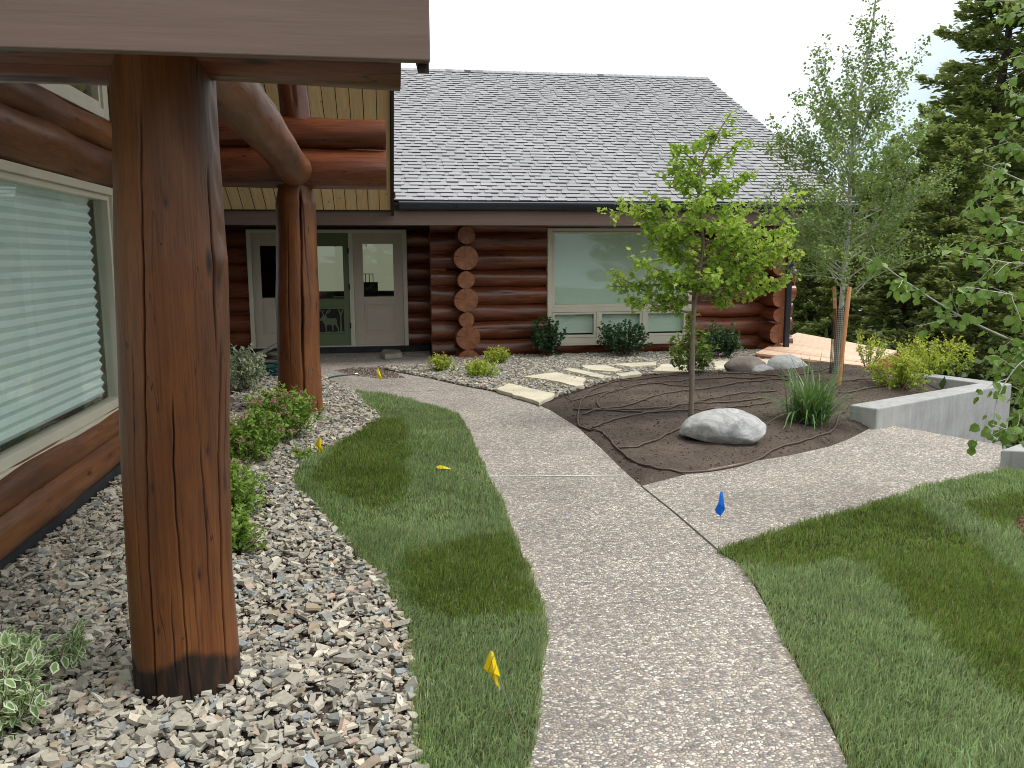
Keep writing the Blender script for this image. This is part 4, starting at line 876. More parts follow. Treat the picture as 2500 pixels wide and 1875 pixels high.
# ================================================================== PLANTER WALL, BLOCK, DECK
pa = np.array(G(2141, 998, 2, .21, A=False)[:2]); pb = np.array(G(2471, 937, 2, .21, A=False)[:2]); pc = np.array(G(2304, 916, 2, .21, A=False)[:2]); pd_ = pb+(pc-pb)*1.5
pl0 = np.array(G(2074, 988, 2, .21, A=False)[:2]); d = (pb-pa)/np.linalg.norm(pb-pa); nn = np.array([-d[1], d[0]]); wdt = .26
inner = pb-d*.28+nn*wdt*0
e1 = pb; e2 = pd_; n2 = (pd_-pb)/np.linalg.norm(pd_-pb); left2 = np.array([-n2[1], n2[0]])
ic = pa+nn*wdt; 
den_ = d[0]*(-n2[1])-d[1]*(-n2[0]); rhs = (pb+left2*.26)-ic; tt = (rhs[0]*(-n2[1])-rhs[1]*(-n2[0]))/den_; icn = ic+d*tt
poly = [tuple(pa), tuple(pb), tuple(pd_), tuple(pd_+left2*.26), tuple(icn), tuple(pl0)]
mb = MB(); mb.prism(poly, -2.2, .21); o = mb.build('planter_wall', M['conc'], bevel=.012); tag(o, 'L-shaped grey concrete retaining wall around the right end of the soil bed', 'retaining wall')
b0 = np.array(G(2442, 1098, 2, .16, A=False)[:2]); mb = MB(); k0 = np.array(G(2398*KA, 942*KA, 2, .16, A=False)[:2])
bt = np.array(G(2165, 966, 2, .16)[:2]); bt2 = np.array(G(2212, 950, 2, .16)[:2]); dv = (bt2-bt)/np.linalg.norm(bt2-bt)
b0 = np.array(G(2162, 972, 2, .16)[:2]); c1 = b0+np.array([.9, -.42]); poly = [tuple(b0), tuple(c1), tuple(c1+dv*3), tuple(b0+dv*3)]
mb.prism(poly, -1.5, .16); o = mb.build('concrete_curb', M['conc'], bevel=.01); tag(o, 'low concrete wall end at the right edge beside the lawn', 'retaining wall')
# deck
dk0 = G(1844, 862, 2, .10, A=False); dk1 = G(2105, 893, 2, .10, A=False); dk2 = G(2190, 856, 2, .10, A=False); dk3 = G(1946, 812, 2, .10, A=False)
dk = empty('wood_deck', (dk0[0], dk0[1], 0), 'new pale cedar deck at the right corner of the log house', 'deck')
A0, A1, A2, A3 = [np.array(q[:2]) for q in (dk0, dk1, dk2, dk3)]
V = []; Fs = []; rn = []; nb = 22
far0 = A0+(A3-A0)*1.0; far1 = A1+(A2-A1)
for k in range(nb):
    t0, t1 = k/nb+.0015, (k+1)/nb-.0015
    a, b = A0+(A3-A0)*t0, A1+(A2-A1)*t0; c, d_ = A1+(A2-A1)*t1, A0+(A3-A0)*t1; n = len(V)
    for z_ in (.10, .065): V += [(*a, z_), (*b, z_), (*c, z_), (*d_, z_)]
    Fs += [(n, n+1, n+2, n+3), (n+7, n+6, n+5, n+4), (n, n+4, n+5, n+1), (n+1, n+5, n+6, n+2), (n+3, n+2, n+6, n+7), (n, n+3, n+7, n+4)]; rn += [random.random()]*8
mesh('deck_boards', np.array(V), Fs, M['deck'], dk, attrs={'rnd': ('FLOAT', rn)})
mb = MB(); dd0 = (A1-A0)/np.linalg.norm(A1-A0); nn = np.array([-dd0[1], dd0[0]])*.04
mb.prism([tuple(A0-nn*.2), tuple(A1-nn*.2), tuple(A1+nn*.8), tuple(A0+nn*.8)], -.14, .062); n3 = (A2-A1)/np.linalg.norm(A2-A1)
mb.prism([tuple(A1+np.array([0, 0])), tuple(A2), tuple(A2-dd0*.04), tuple(A1-dd0*.04+n3*.04)], -.3, .060); mb.build('rim_joist', M['rimj'], dk)
for (q) in (A1+n3*.3-dd0*.2, A2-n3*.4-dd0*.2, (A1+A2)/2-dd0*.2):
    mb = MB(); mb.box(q[0]-.07, q[0]+.07, q[1]-.07, q[1]+.07, -3.0, .05); mb.build('deck_post', M['rimj'], dk)

# ================================================================== STONES
def flagstone(poly_z, f, lab, th=.045, z=.05, mat='flag', tilt=0):
    P = [G(*f(x, y), 2, z, A=False)[:2] for x, y in poly_z]; Q = []
    for i in range(len(P)):                      # roughen the outline
        a, b = P[i], P[(i+1) % len(P)]; m_ = max(1, int(np.linalg.norm(b-a)/.12))
        for k in range(m_): t_ = k/m_; q = a+(b-a)*t_; Q.append(tuple(q+(RNG.normal(0, .012, 2) if k else 0)))
    mb = MB(); mb.prism(Q, z-th, z); o = mb.build('stepping_stone', M[mat], bevel=.006)
    return tag(o, lab, 'stepping stone', 'flat stepping stones in the shale bed')
flagstone([(670, 1420), (765, 1375), (1120, 1455), (1110, 1470), (1000, 1525), (940, 1500)], zA, 'broad pale stepping stone nearest the walkway')
flagstone([(880, 1322), (1130, 1290), (1365, 1342), (1345, 1388), (1280, 1395), (1150, 1362)], zA, 'second pale stepping stone from the walkway, dark front edge')
flagstone([(1165, 1266), (1255, 1258), (1560, 1325), (1475, 1335)], zA, 'thin long stepping stone slanting behind the second one')
flagstone([(1320, 1240), (1500, 1232), (1640, 1268), (1585, 1284), (1400, 1270)], zA, 'tan stepping stone nearest the middle window shrub')
flagstone([(1590, 1300), (1770, 1284), (1790, 1300), (1640, 1322)], zA, 'small stepping stone at the edge of the soil, left of the maple')
flagstone([(1560, 1228), (1890, 1212), (1900, 1232), (1700, 1246)], zA, 'narrow stepping stone close to the house under the window')
flagstone([(1880, 1278), (1950, 1226), (2180, 1230), (2170, 1290)], zA, 'large pale stepping stone directly behind the red-leaved shrub')
flagstone([(940, 505), (1040, 498), (1140, 545), (960, 552)], z7, 'stepping stone between the red-leaved shrub and the grey rocks')
flagstone([(1180, 492), (1390, 482), (1440, 500), (1330, 520), (1160, 520)], z7, 'stepping stone hidden partly behind the three grey rocks')
flagstone([(1560, 512), (1640, 510), (1652, 545), (1560, 548)], z7, 'last stepping stone beside the cedar deck')
def rock(pos, size, rz, seed, mat, lab, flat=.55, pw=1.0, sub=5, taper=0, grp=None, name='boulder'):
    bm = bmesh.new(); bmesh.ops.create_icosphere(bm, subdivisions=sub, radius=1); V = np.array([v.co[:] for v in bm.verts]); 
    s = 1+.20*sn(seed, *V.T, f=1.5, oct=2)+.035*sn(seed+1, *V.T, f=7)
    # facets
    g = np.random.default_rng(seed)
    for k in range(9):
        n_ = g.normal(size=3); n_ /= np.linalg.norm(n_); dd = (V*s[:, None])@n_; lim = g.uniform(.72, .9); s = np.where(dd > lim, s*(lim+.22*(dd-lim))/np.maximum(dd, 1e-3), s)
    V = V*s[:, None]; V[:, 2] = np.where(V[:, 2] < 0, V[:, 2]*.6, V[:, 2]); V[:, 2] *= 1-taper*V[:, 0]; V *= np.array(size)/2
    for v, c in zip(bm.verts, V): v.co = c
    me = bpy.data.meshes.new(name); bm.to_mesh(me); bm.free(); me.polygons.foreach_set('use_smooth', np.ones(len(me.polygons), bool)); me.materials.append(mat)
    o = bpy.data.objects.new(name, me); COL.objects.link(o); o.location = pos; o.rotation_euler.z = rz; return tag(o, lab, 'rock', grp)
bl = G(1790, 1078, 2, .08, A=False); rock((bl[0]-.02, bl[1]+.18, .145), (.86, .56, .48), R(-14), 5, M['rock'], 'big white and grey banded boulder in front of the maple trunk', taper=.0)
for (zx, zy, sz, sd_, mt, lab) in ((1180, 575, (.62, .42, .34), 12, 'brock', 'tan grey rock at the left of the three beside the deck'), (1300, 585, (.42, .32, .22), 14, 'rock', 'small pale blue-grey rock in front of the other two'), (1465, 575, (.72, .45, .40), 17, 'rock', 'largest dark banded rock of the three beside the deck')):
    q = G(*z7(zx, zy), 2, .08, A=False); rock((q[0], q[1]+.1, .10), sz, R(8), sd_, M[mt], lab, grp='three rocks behind the soil bed', sub=4)
# slab in front of the door, thin slab right of it
def slabst(zp, lab, th, z=None): 
    P = [G(*z3(x, y), 2, th, A=False)[:2] for x, y in zp]; mb = MB(); mb.prism([tuple(p) for p in P], .002, th); o = mb.build('stone_slab', M['slab'], bevel=.008); return tag(o, lab, 'stone')
slabst([(1190, 992), (1218, 1012), (1330, 1002), (1318, 978), (1205, 975)], 'thick rough grey stone slab left on the patio before the sidelight', .085)
slabst([(1335, 996), (1350, 1007), (1515, 1004), (1512, 985)], 'thin flat grey stone against the entrance plinth', .025)
# pile of broken flagstones left of the far post
def pilest(p, lx, ly, th, z, rz, tx, lab, sd_):
    g = np.random.default_rng(sd_); n = 7; a = np.sort(g.uniform(0, 6.28, n))*.4+np.linspace(0, 6.28, n, endpoint=False)*.6
    mb = MB(); mb.prism([(lx/2*math.cos(t_)*g.uniform(.8, 1.1), ly/2*math.sin(t_)*g.uniform(.8, 1.1)) for t_ in a], -th/2, th/2); o = mb.build('flagstone_piece', M['slab'], bevel=.006)
    o.location = (p[0], p[1], z); o.rotation_euler = (0, tx, rz); return tag(o, lab, 'stone', 'pile of broken flagstone left of the far post')
pq = G(*z3(490, 1095), 2, 0, A=False)
for k, (dx, dy_, lx, ly, z, rz, tx, lab) in enumerate(((0, 0, .6, .4, .03, .2, 0, 'bottom slab of the broken flagstone pile'), (.02, .05, .55, .4, .09, .9, .03, 'second slab from the bottom of the flagstone pile'), (.06, .02, .5, .38, .15, -.3, -.04, 'third slab of the flagstone pile'), (.05, 0, .45, .36, .205, .5, .03, 'fourth slab near the top of the flagstone pile'), (-.22, -.03, 1.0, .30, .24, .1, -.46, 'long slab leaning on top of the flagstone pile'))):
    pilest((pq[0]+dx, pq[1]+dy_+.15), lx, ly, .045, z, rz, tx, lab, k+3)
q = G(*z3(360, 1038), 2, 0, A=False); pilest((q[0], q[1]+.2), .75, .45, .05, .04, .1, 0, 'separate flat slab lying left behind the flagstone pile', 20)

# ================================================================== HOSES
def onsoil(pts, f, rad, lab, grp, z0=.08, name='drip_hose', mat='hose', per=8, n=7):
    P = []
    for (x, y) in pts:
        p = G(*f(x, y), 2, z0, A=False)
        for _ in range(4): p = G(*f(x, y), 2, float(soilh(p[0], p[1], False)), A=False)
        P.append(np.array([p[0], p[1], 0]))
    C = np.array(spline(P, per)); C[:, 2] = np.maximum(soilh(C[:, 0], C[:, 1]), -.0)+rad*.9+.006*np.abs(np.sin(np.arange(len(C))*.23+pts[0][0]))
    mb = MB(); mb.tube(C, rad, n); o = mb.build(name, M[mat], smooth=True); return tag(o, lab, 'hose', grp)
HG = 'brown drip hoses laid over the soil bed'
H = [([(0, 765), (120, 735), (300, 692), (480, 662), (640, 664), (820, 674)], 'short drip hose at upper left that crosses the loops toward the shale'),
 ([(1862, 798), (1800, 870), (1775, 930), (1740, 980), (1600, 1035), (1400, 1090), (1150, 1180), (1000, 1215), (800, 1238), (650, 1238), (520, 1225), (400, 1180), (300, 1110), (240, 1040), (190, 990), (110, 965), (45, 945), (30, 895), (45, 800), (75, 745), (130, 700), (230, 665), (340, 640), (450, 628), (560, 612), (700, 603)], 'long outer drip hose looping round the front of the boulder'),
 ([(300, 1107), (400, 1100), (520, 1065), (620, 1010), (700, 965), (757, 938)], 'drip hose running from the outer loop to the boulder'),
 ([(0, 838), (200, 841), (500, 843), (800, 838), (1000, 830), (1200, 800), (1340, 780)], 'straight drip hose just behind the boulder'),
 ([(1450, 637), (1300, 618), (1100, 621), (900, 628), (700, 636), (500, 655), (350, 690), (230, 722), (165, 765), (170, 810), (230, 836), (400, 830), (600, 820), (800, 800), (1000, 785), (1300, 755)], 'drip hose with a tight hairpin bend at its left end'),
 ([(60, 870), (200, 828), (400, 792), (560, 742), (780, 702), (1000, 672), (1200, 648), (1380, 625)], 'drip hose crossing diagonally behind the maple trunk'),
 ([(130, 955), (300, 895), (480, 850), (700, 812), (900, 768), (1100, 730), (1380, 712)], 'drip hose crossing the middle of the soil bed'),
 ([(1760, 650), (1950, 634), (2120, 628)], 'drip hose piece behind the tree stake'), ([(1790, 722), (1950, 696), (2110, 690)], 'drip hose piece between the stake and the golden shrub'),
 ([(980, 588), (1200, 592), (1450, 600), (1600, 580), (1735, 558)], 'drip hose passing in front of the three grey rocks')]
for pts, lab in H: onsoil(pts, z7, .0095, lab, HG)
C = []
cq = G(*z3(450, 1165), 2, 0, A=False)
for k in range(260):
    a = k*.31; rr_ = .34+.07*math.sin(k*.37)+.05*math.sin(k*.071); C.append((cq[0]+rr_*1.25*math.cos(a)+.05*math.sin(k*.05), cq[1]+.25+rr_*.8*math.sin(a), .03+.12*(k/260)+.02*math.sin(k*.9)))
last = C[-1]; tail = [GS(z3(*p), 2, .012) for p in ((800, 1215), (815, 1190), (850, 1165), (920, 1152), (1010, 1143))]
C2 = list(spline([np.array(C[-1]), np.array([tail[0][0]-.4, tail[0][1]-.05, .03])]+[np.array(t_) for t_ in tail], 8))
gh = empty('garden_hose', (cq[0], cq[1], 0), 'teal green garden hose coiled beside the far post with its end on the patio', 'hose')
mb = MB(); mb.tube(C+C2[1:], .0125, 7); mb.build('hose_tube', M['ghose'], gh, smooth=True)
e = np.array(C2[-1]); e0 = np.array(C2[-2]); dv = (e-e0)/np.linalg.norm(e-e0); mb = MB(); mb.tube([e, e+dv*.05], [.018, .018], 10); mb.build('brass_coupling', M['flash'], gh)

# ================================================================== FLAGS
def flag(top, bot, pts, mat, lab, ink=False, Yd=None, wobble=.01):
    """top/bot: source px of the wire; pts: cloth outline px; stands at the distance of its foot"""
    f0 = G(*bot, 2, 0, A=False); Yd = f0[1]; t1 = G(*top, 1, Yd, A=False)
    e = empty('marker_flag', (f0[0], f0[1], 0), lab, 'flag', 'wire marker flags in the garden')
    mb = MB(); mb.tube([f0, (f0*.5+t1*.5)+np.array([.002, 0, 0]), t1], .0016, 5); mb.build('wire', M['metal'], e)
    P = [G(*p, 1, Yd, A=False) for p in pts]; c = sum(P)/len(P); n = len(P)
    V = [tuple(p+np.array([0, wobble*math.sin(i*2.1), 0])) for i, p in enumerate(P)]+[tuple(c+np.array([0, -wobble*1.6, 0]))]
    Fs = [(i, (i+1) % n, n) for i in range(n)]
    o = mesh('flag_cloth', V, Fs, mat, e); s = o.modifiers.new('s', 'SOLIDIFY'); s.thickness = .0006
    if ink:
        mb = MB(); rg = random.Random(3)
        for li in range(2):
            for k in range(9):
                px_ = 1192+li*9+k*1.5; py_ = 1640-k*4.6+li*14; q = G(px_, py_, 1, Yd-.018-li*.002, A=False); h_ = .0022; w__ = rg.choice((.001, .002, .0028))
                mb.box(q[0]-w__/2, q[0]+w__/2, q[1]-.0003, q[1]+.0003, q[2]-h_, q[2]+h_)
        mb.build('printed_text', M['ink'], o)
    return e
z2b = Zp(600, 1325, 3.016)
flag(z2b(1800, 795), z2b(2055, 1565), [z2b(*p) for p in ((1800, 795), (1822, 810), (1872, 975), (1856, 992), (1868, 1078), (1838, 1030), (1800, 965), (1752, 935))], M['yflag'], 'nearest yellow marker flag in the sod strip', True)
zB = Zp(550, 800, 3.16)
flag(zB(735, 838), zB(712, 985), [zB(*p) for p in ((728, 838), (745, 870), (740, 905), (755, 945), (735, 965), (712, 985), (718, 930), (690, 905))], M['yflag'], 'crumpled yellow marker flag at the left edge of the sod near the spirea')
flag(zB(1182, 305), zB(1150, 480), [zB(*p) for p in ((1180, 303), (1188, 330), (1208, 385), (1195, 405), (1172, 378), (1166, 345))], M['yflag'], 'yellow marker flag farthest away on the patio edge')
zC = Zp(1200, 1100, 3.16)
flag(zC(1775, 318), zC(1748, 730), [zC(*p) for p in ((1765, 318), (1785, 316), (1790, 400), (1800, 450), (1798, 470), (1762, 502), (1730, 480), (1728, 460), (1745, 400))], M['bflag'], 'blue marker flag at the corner of the right lawn')
q = [G(*zB(*p), 2, .045, A=False) for p in ((1625, 1072), (1660, 1066), (1735, 1080), (1742, 1092), (1690, 1094), (1640, 1086))]
e = empty('marker_flag', tuple(q[0]), 'fallen yellow marker flag lying flat on the sod strip', 'flag', 'wire marker flags in the garden')
c = sum(q)/6; V = [tuple(p+np.array([0, 0, .006*math.sin(i*2)])) for i, p in enumerate(q)]+[tuple(c+np.array([0, 0, .012]))]
o = mesh('flag_cloth', V, [(i, (i+1) % 6, 6) for i in range(6)], M['yflag'], e); s = o.modifiers.new('s', 'SOLIDIFY'); s.thickness = .001
mb = MB(); mb.tube([q[0], q[0]+np.array([-.12, .05, -.02]), q[0]+np.array([-.3, .14, -.03])], .0015, 5); mb.build('wire', M['metal'], e)
# ================================================================== PLANTS
SH = {  # (points (a along, b across, e edge factor), tris)
 'leaf': ([(0, 0, 1), (.35, -.26, 1), (.75, -.17, 1), (1, 0, 1), (.75, .17, 1), (.35, .26, 1), (.35, 0, 0), (.72, 0, 0)], [(0, 1, 6), (1, 2, 7), (1, 7, 6), (2, 3, 7), (3, 4, 7), (4, 5, 6), (4, 6, 7), (5, 0, 6)]),
 'round': ([(0, 0, 1), (.18, -.40, 1), (.6, -.42, 1), (1, 0, 1), (.6, .42, 1), (.18, .40, 1), (.4, 0, 0)], [(0, 1, 6), (1, 2, 6), (2, 3, 6), (3, 4, 6), (4, 5, 6), (5, 0, 6)]),
 'maple': ([(0, 0, 1), (.12, -.42, 1), (.42, -.20, 1), (.62, -.40, 1), (1, 0, 1), (.62, .40, 1), (.42, .20, 1), (.12, .42, 1), (.4, 0, 0)], [(0, 1, 8), (1, 2, 8), (2, 3, 8), (3, 4, 8), (4, 5, 8), (5, 6, 8), (6, 7, 8), (7, 0, 8)]),
 'dia': ([(0, 0, 1), (.45, -.30, .5), (1, 0, 1), (.45, .30, .5)], [(0, 1, 2), (0, 2, 3)]),
 'nd': ([(0, -.10, .5), (0, .10, .5), (1, .05, .5), (1, -.05, .5)], [(0, 3, 2), (0, 2, 1)]),
}
def leaves(name, P, D, Nn, size, shape, mat, parent, fold=.25, rnd=None, curl=.0):
    P = np.asarray(P, float); D = np.asarray(D, float); Nn = np.asarray(Nn, float); n = len(P)
    D = D/(np.linalg.norm(D, axis=1)[:, None]+1e-9); Sd = np.cross(D, Nn); Sd /= np.linalg.norm(Sd, axis=1)[:, None]+1e-9; Nn = np.cross(Sd, D)
    pts, tr = SH[shape]; pts = np.array(pts); K = len(pts); size = np.broadcast_to(size, (n,))[:, None, None]
    a = pts[:, 0][None, :, None]; b = pts[:, 1][None, :, None]
    V = P[:, None]+size*(a*D[:, None]+b*Sd[:, None]+(np.abs(b)*fold-curl*a*a)*Nn[:, None])
    T = np.array(tr)[None]+(np.arange(n)*K)[:, None, None]
    rnd = RNG.random(n) if rnd is None else rnd
    luv = np.stack([np.broadcast_to(pts[:, 0], (n, K)), np.broadcast_to(pts[:, 2], (n, K)), np.broadcast_to(rnd[:, None], (n, K))], -1)
    return mesh(name, V.reshape(-1, 3), T.reshape(-1, 3), mat, parent, attrs={'luv': ('FLOAT_VECTOR', luv.reshape(-1, 3))})
def rv(n, z=None):
    v = RNG.normal(size=(n, 3)); v /= np.linalg.norm(v, axis=1)[:, None]
    return v
def along(path, s):
    path = np.asarray(path); L = np.linalg.norm(np.diff(path, axis=0), axis=1); c = np.concatenate([[0], np.cumsum(L)]); s = np.asarray(s)*c[-1]
    P = np.stack([np.interp(s, c, path[:, k]) for k in range(3)], -1); i = np.clip(np.searchsorted(c, s)-1, 0, len(L)-1); T = (path[i+1]-path[i])/(L[i][:, None]+1e-9)
    return P, T
def grow(p, d, L, n=6, up=.0, wob=.12, grav=0):
    p = np.array(p, float); d = np.array(d, float); d /= np.linalg.norm(d); out = [p.copy()]
    for k in range(n):
        d = d+np.array([0, 0, up-grav])*L/n+RNG.normal(0, wob, 3)*.5; d /= np.linalg.norm(d); p = p+d*L/n; out.append(p.copy())
    return np.array(out)
def woody(base, trunk, r0, prim, leafsz, shape, matl, matb, label, cat, group=None, twigs=(5, .35), dens=34, droop=.4, leafn=None, name='tree', spread=.035, twig_up=.2, trunkleaf=0, jitter=.5, up=.25, s0=.15, tw0=.25, crownname='crown', trunkname='trunk'):
    """trunk: list of points rel. to base; prim: list of (s on trunk, azimuth, elevation, length, radius)"""
    e = empty(name, tuple(base), label, cat, group); B = np.array(base, float); TR = np.array(spline([np.array(q) for q in trunk], 6))+B
    mb = MB(); rt = np.linspace(r0, r0*.18, len(TR)); mb.tube(TR, rt, 10); LP, LD = [], []
    for (s, az, elv, L, rr_) in prim:
        P0, T0 = along(TR, [s]); d = np.array([math.cos(az)*math.cos(elv), math.sin(az)*math.cos(elv), math.sin(elv)])
        br = grow(P0[0], d, L, 7, up=up, wob=.22); mb.tube(br, np.linspace(rr_, rr_*.25, len(br)), 6)
        nt_ = int(max(2, twigs[0]*L))
        paths = [br[1:]]
        for k in range(nt_):
            ss = RNG.uniform(tw0, .98); Pq, Tq = along(br, [ss]); sd_ = rv(1)[0]; sd_[2] = sd_[2]*.5; d2 = Tq[0]*.6+sd_*.8+np.array([0, 0, twig_up]); tl = twigs[1]*RNG.uniform(.5, 1.2)*(1.15-.5*ss)
            tw = grow(Pq[0], d2, tl, 4, up=0, wob=.3, grav=.3); mb.tube(tw, np.linspace(rr_*.2, rr_*.08, len(tw)), 4, False); paths.append(tw)
        for pth in paths:
            Lp = np.linalg.norm(np.diff(pth, axis=0), axis=1).sum(); m_ = max(3, int(dens*Lp)); Pq, Tq = along(pth, RNG.uniform(s0, 1, m_)); LP.append(Pq+rv(m_)*spread*RNG.random((m_, 1))**.5); LD.append(Tq*.6+rv(m_)*.8)
    if trunkleaf: Pq, Tq = along(TR, RNG.uniform(.72, 1, trunkleaf)); LP.append(Pq+rv(trunkleaf)*.05); LD.append(rv(trunkleaf))
    mb.build(trunkname, matb, e, smooth=True); LP = np.concatenate(LP); LD = np.concatenate(LD); n = len(LP)
    LD[:, 2] -= droop; Nn = rv(n)*jitter+np.array([0, 0, 1.]); 
    leaves(crownname, LP, LD, Nn, leafsz*RNG.uniform(.55, 1.15, n), shape, matl, e, rnd=np.clip(.5+.35*sn(int(abs(base[0])*37), *LP.T, f=4)+RNG.normal(0, .22, n), 0, 1))
    return e
# ---- young maple in the bed
mbz = G(1687, 1020, 2, .07, A=False)
MY = mbz[1]
def mp_(x, y): q = G(x, y, 1, MY, A=False); return (q[0]-mbz[0], 0, q[2]-mbz[2])
tr = [(0, 0, -.05), mp_(1690, 900), mp_(1695, 780), mp_(1703, 720), mp_(1722, 600), mp_(1713, 480), mp_(1722, 400), mp_(1765, 320), mp_(1800, 268)]
tr = [tr[0]]+[(q[0], .02*i, q[2]) for i, q in enumerate(tr[1:])]
hz = lambda y: (mp_(1700, y)[2]+.05)/(mp_(1700, 268)[2]+.05)
pr = []
def prb(y, az, elv, L, r_=.013): pr.append((hz(y)*.98, R(az), R(elv), L, r_))
# azimuth: 180 = image left, 0 = image right, 90 = away, -90 = toward the camera
for y, az, elv, L in ((768, 178, 6, .72), (745, 165, 16, .9), (740, 8, 10, .85), (742, -25, 20, 1.1), (705, 188, 10, .85), (695, 10, 16, 1.15), (668, 30, 18, 1.1), (655, 172, 18, .72), (715, -80, 20, .75), (700, 95, 20, .7), (640, -20, 20, 1.1), (625, 183, 22, .95), (600, -5, 18, .95),
                      (570, 178, 20, 1.1), (548, 5, 12, .66), (520, -100, 30, .5), (530, 190, 20, .42), (492, 8, 8, .62), (470, 185, 34, .42), (448, 10, 34, .55), (432, 80, 30, .3), (412, 172, 38, .34), (345, 186, 10, .24), (352, 8, 52, .22), (318, 178, -10, .16), (720, 15, 8, .7), (672, -60, 24, .8), (640, 110, 20, .8), (738, -5, 2, 1.0), (742, 183, 0, .68), (690, -10, 5, 1.15), (650, 8, 6, 1.15), (705, 178, 4, .9), (610, 25, 12, .8), (500, 12, 16, .5), (585, 165, 10, .7)): prb(y, az, elv, L, .008+.006*L)
for k in range(15):
    y_ = RNG.uniform(440, 740); prb(y_, RNG.uniform(0, 360), RNG.uniform(5, 35), RNG.uniform(.3, .62)*(1 if y_ > 520 else .7), .006)
woody(mbz-np.array([0, 0, .0]), tr, .030, pr, .064, 'maple', M['maple'], M['bark'], 'young maple tree with bright yellow-green leaves behind the banded boulder', 'tree', twigs=(15, .24), dens=56, droop=.7, spread=.06, trunkleaf=45, jitter=.8, up=.08, s0=.05, tw0=.1)
# ---- staked aspen
ab = G(2037, 925, 2, .09, A=False); AY = ab[1]
def ap_(x, y, dy=0): q = G(x, y, 1, AY, A=False); return (q[0]-ab[0], dy, q[2]-ab[2])
tr = [(0, 0, -.05), ap_(2050, 800), ap_(2058, 700), ap_(2068, 600), ap_(2074, 500), ap_(2076, 420), ap_(2085, 330), ap_(2105, 200), ap_(2128, 80), ap_(2140, -20), ap_(2155, -110)]
hh = lambda y: (ap_(2070, y)[2]+.05)/(ap_(2070, -110)[2]+.05)
pr = []
for k in range(70):
    y = RNG.uniform(350, 760) if k < 56 else RNG.uniform(-40, 350); t_ = (760-y)/770; L = (1.55-.8*t_)*RNG.uniform(.6, 1.1) if y > 350 else (.5 if y > 60 else .28)*RNG.uniform(.4, 1.0); az = RNG.uniform(0, 360); elv = RNG.uniform(8, 48) if y > 380 else RNG.uniform(48, 70)
    pr.append((hh(y), R(az), R(elv), L, .004+.004*L))
pr += [(hh(430), R(175), R(74), 1.7, .010), (hh(400), R(185), R(70), 1.5, .010), (hh(430), R(10), R(56), 1.4, .010), (hh(400), R(-5), R(64), 1.5, .010), (hh(360), R(12), R(64), 1.6, .010), (hh(440), R(165), R(66), 1.3, .010), (hh(440), R(90), R(66), 1.5, .010), (hh(420), R(-90), R(70), 1.5, .010), (hh(380), R(5), R(52), 1.2, .010), (hh(500), R(3), R(50), 1.5, .012), (hh(520), R(180), R(38), 1.5, .013), (hh(560), R(5), R(36), 1.6, .013), (hh(470), R(10), R(48), 1.7, .013), (hh(480), R(170), R(42), 1.3, .013), (hh(640), R(0), R(18), 1.2, .012), (hh(610), R(170), R(25), 1.1, .012)]
woody(ab, tr, .038, pr, .040, 'round', M['aspen'], M['abark'], 'tall slim aspen tree with pale trunk between two wooden stakes', 'tree', twigs=(13, .34), dens=56, droop=.5, spread=.08, twig_up=.5, trunkleaf=60, jitter=.9)
# stakes and trunk guard
def stakeo(b, t_, r_, lab):
    f0 = G(*b, 2, .07, A=False); f1 = G(*t_, 1, f0[1], A=False); d = f1-f0; mb = MB(); mb.tube([f0-d*.1, f0, f0*.5+f1*.5, f1-d*.005, f1], [r_*1.0, r_*1.05, r_, r_*.97, r_*.88], 16); o = mb.build('tree_stake', M['stake'], smooth=False)
    bm = bmesh.new(); bm.from_mesh(o.data); [setattr(f, 'smooth', len(f.verts) == 4) for f in bm.faces]; bm.to_mesh(o.data); bm.free(); return tag(o, lab, 'stake', 'wooden tree stakes')
z5p = lambda x, y: z5(x, y)
stakeo(z5(1097, 1115), z5(1165, 492), .026, 'leaning round wooden stake in front of the aspen trunk'); 
f0 = G(*z5(1090, 1035), 2, .09, A=False); stakeo(z5(1088, 1030), z5(1074, 492), .024, 'upright wooden stake left behind the aspen trunk')
gd = empty('trunk_guard', tuple(ab), 'black plastic mesh guard around the foot of the aspen', 'tree guard'); mb = MB(); hg = .93
for k in range(22): a = 2*PI*k/22; mb.tube([(ab[0]+.02+.085*math.cos(a), ab[1]+.085*math.sin(a), ab[2]-.03), (ab[0]+.03+.085*math.cos(a), ab[1]+.085*math.sin(a), ab[2]+hg)], .0022, 4, False)
for k in range(36): z_ = ab[2]+k*hg/35; mb.tube([(ab[0]+.02+.01*k/36+.086*math.cos(a), ab[1]+.086*math.sin(a), z_) for a in np.linspace(0, 2*PI, 23)], .0022, 4, False)
mb.build('mesh_tube', M['black'], gd)

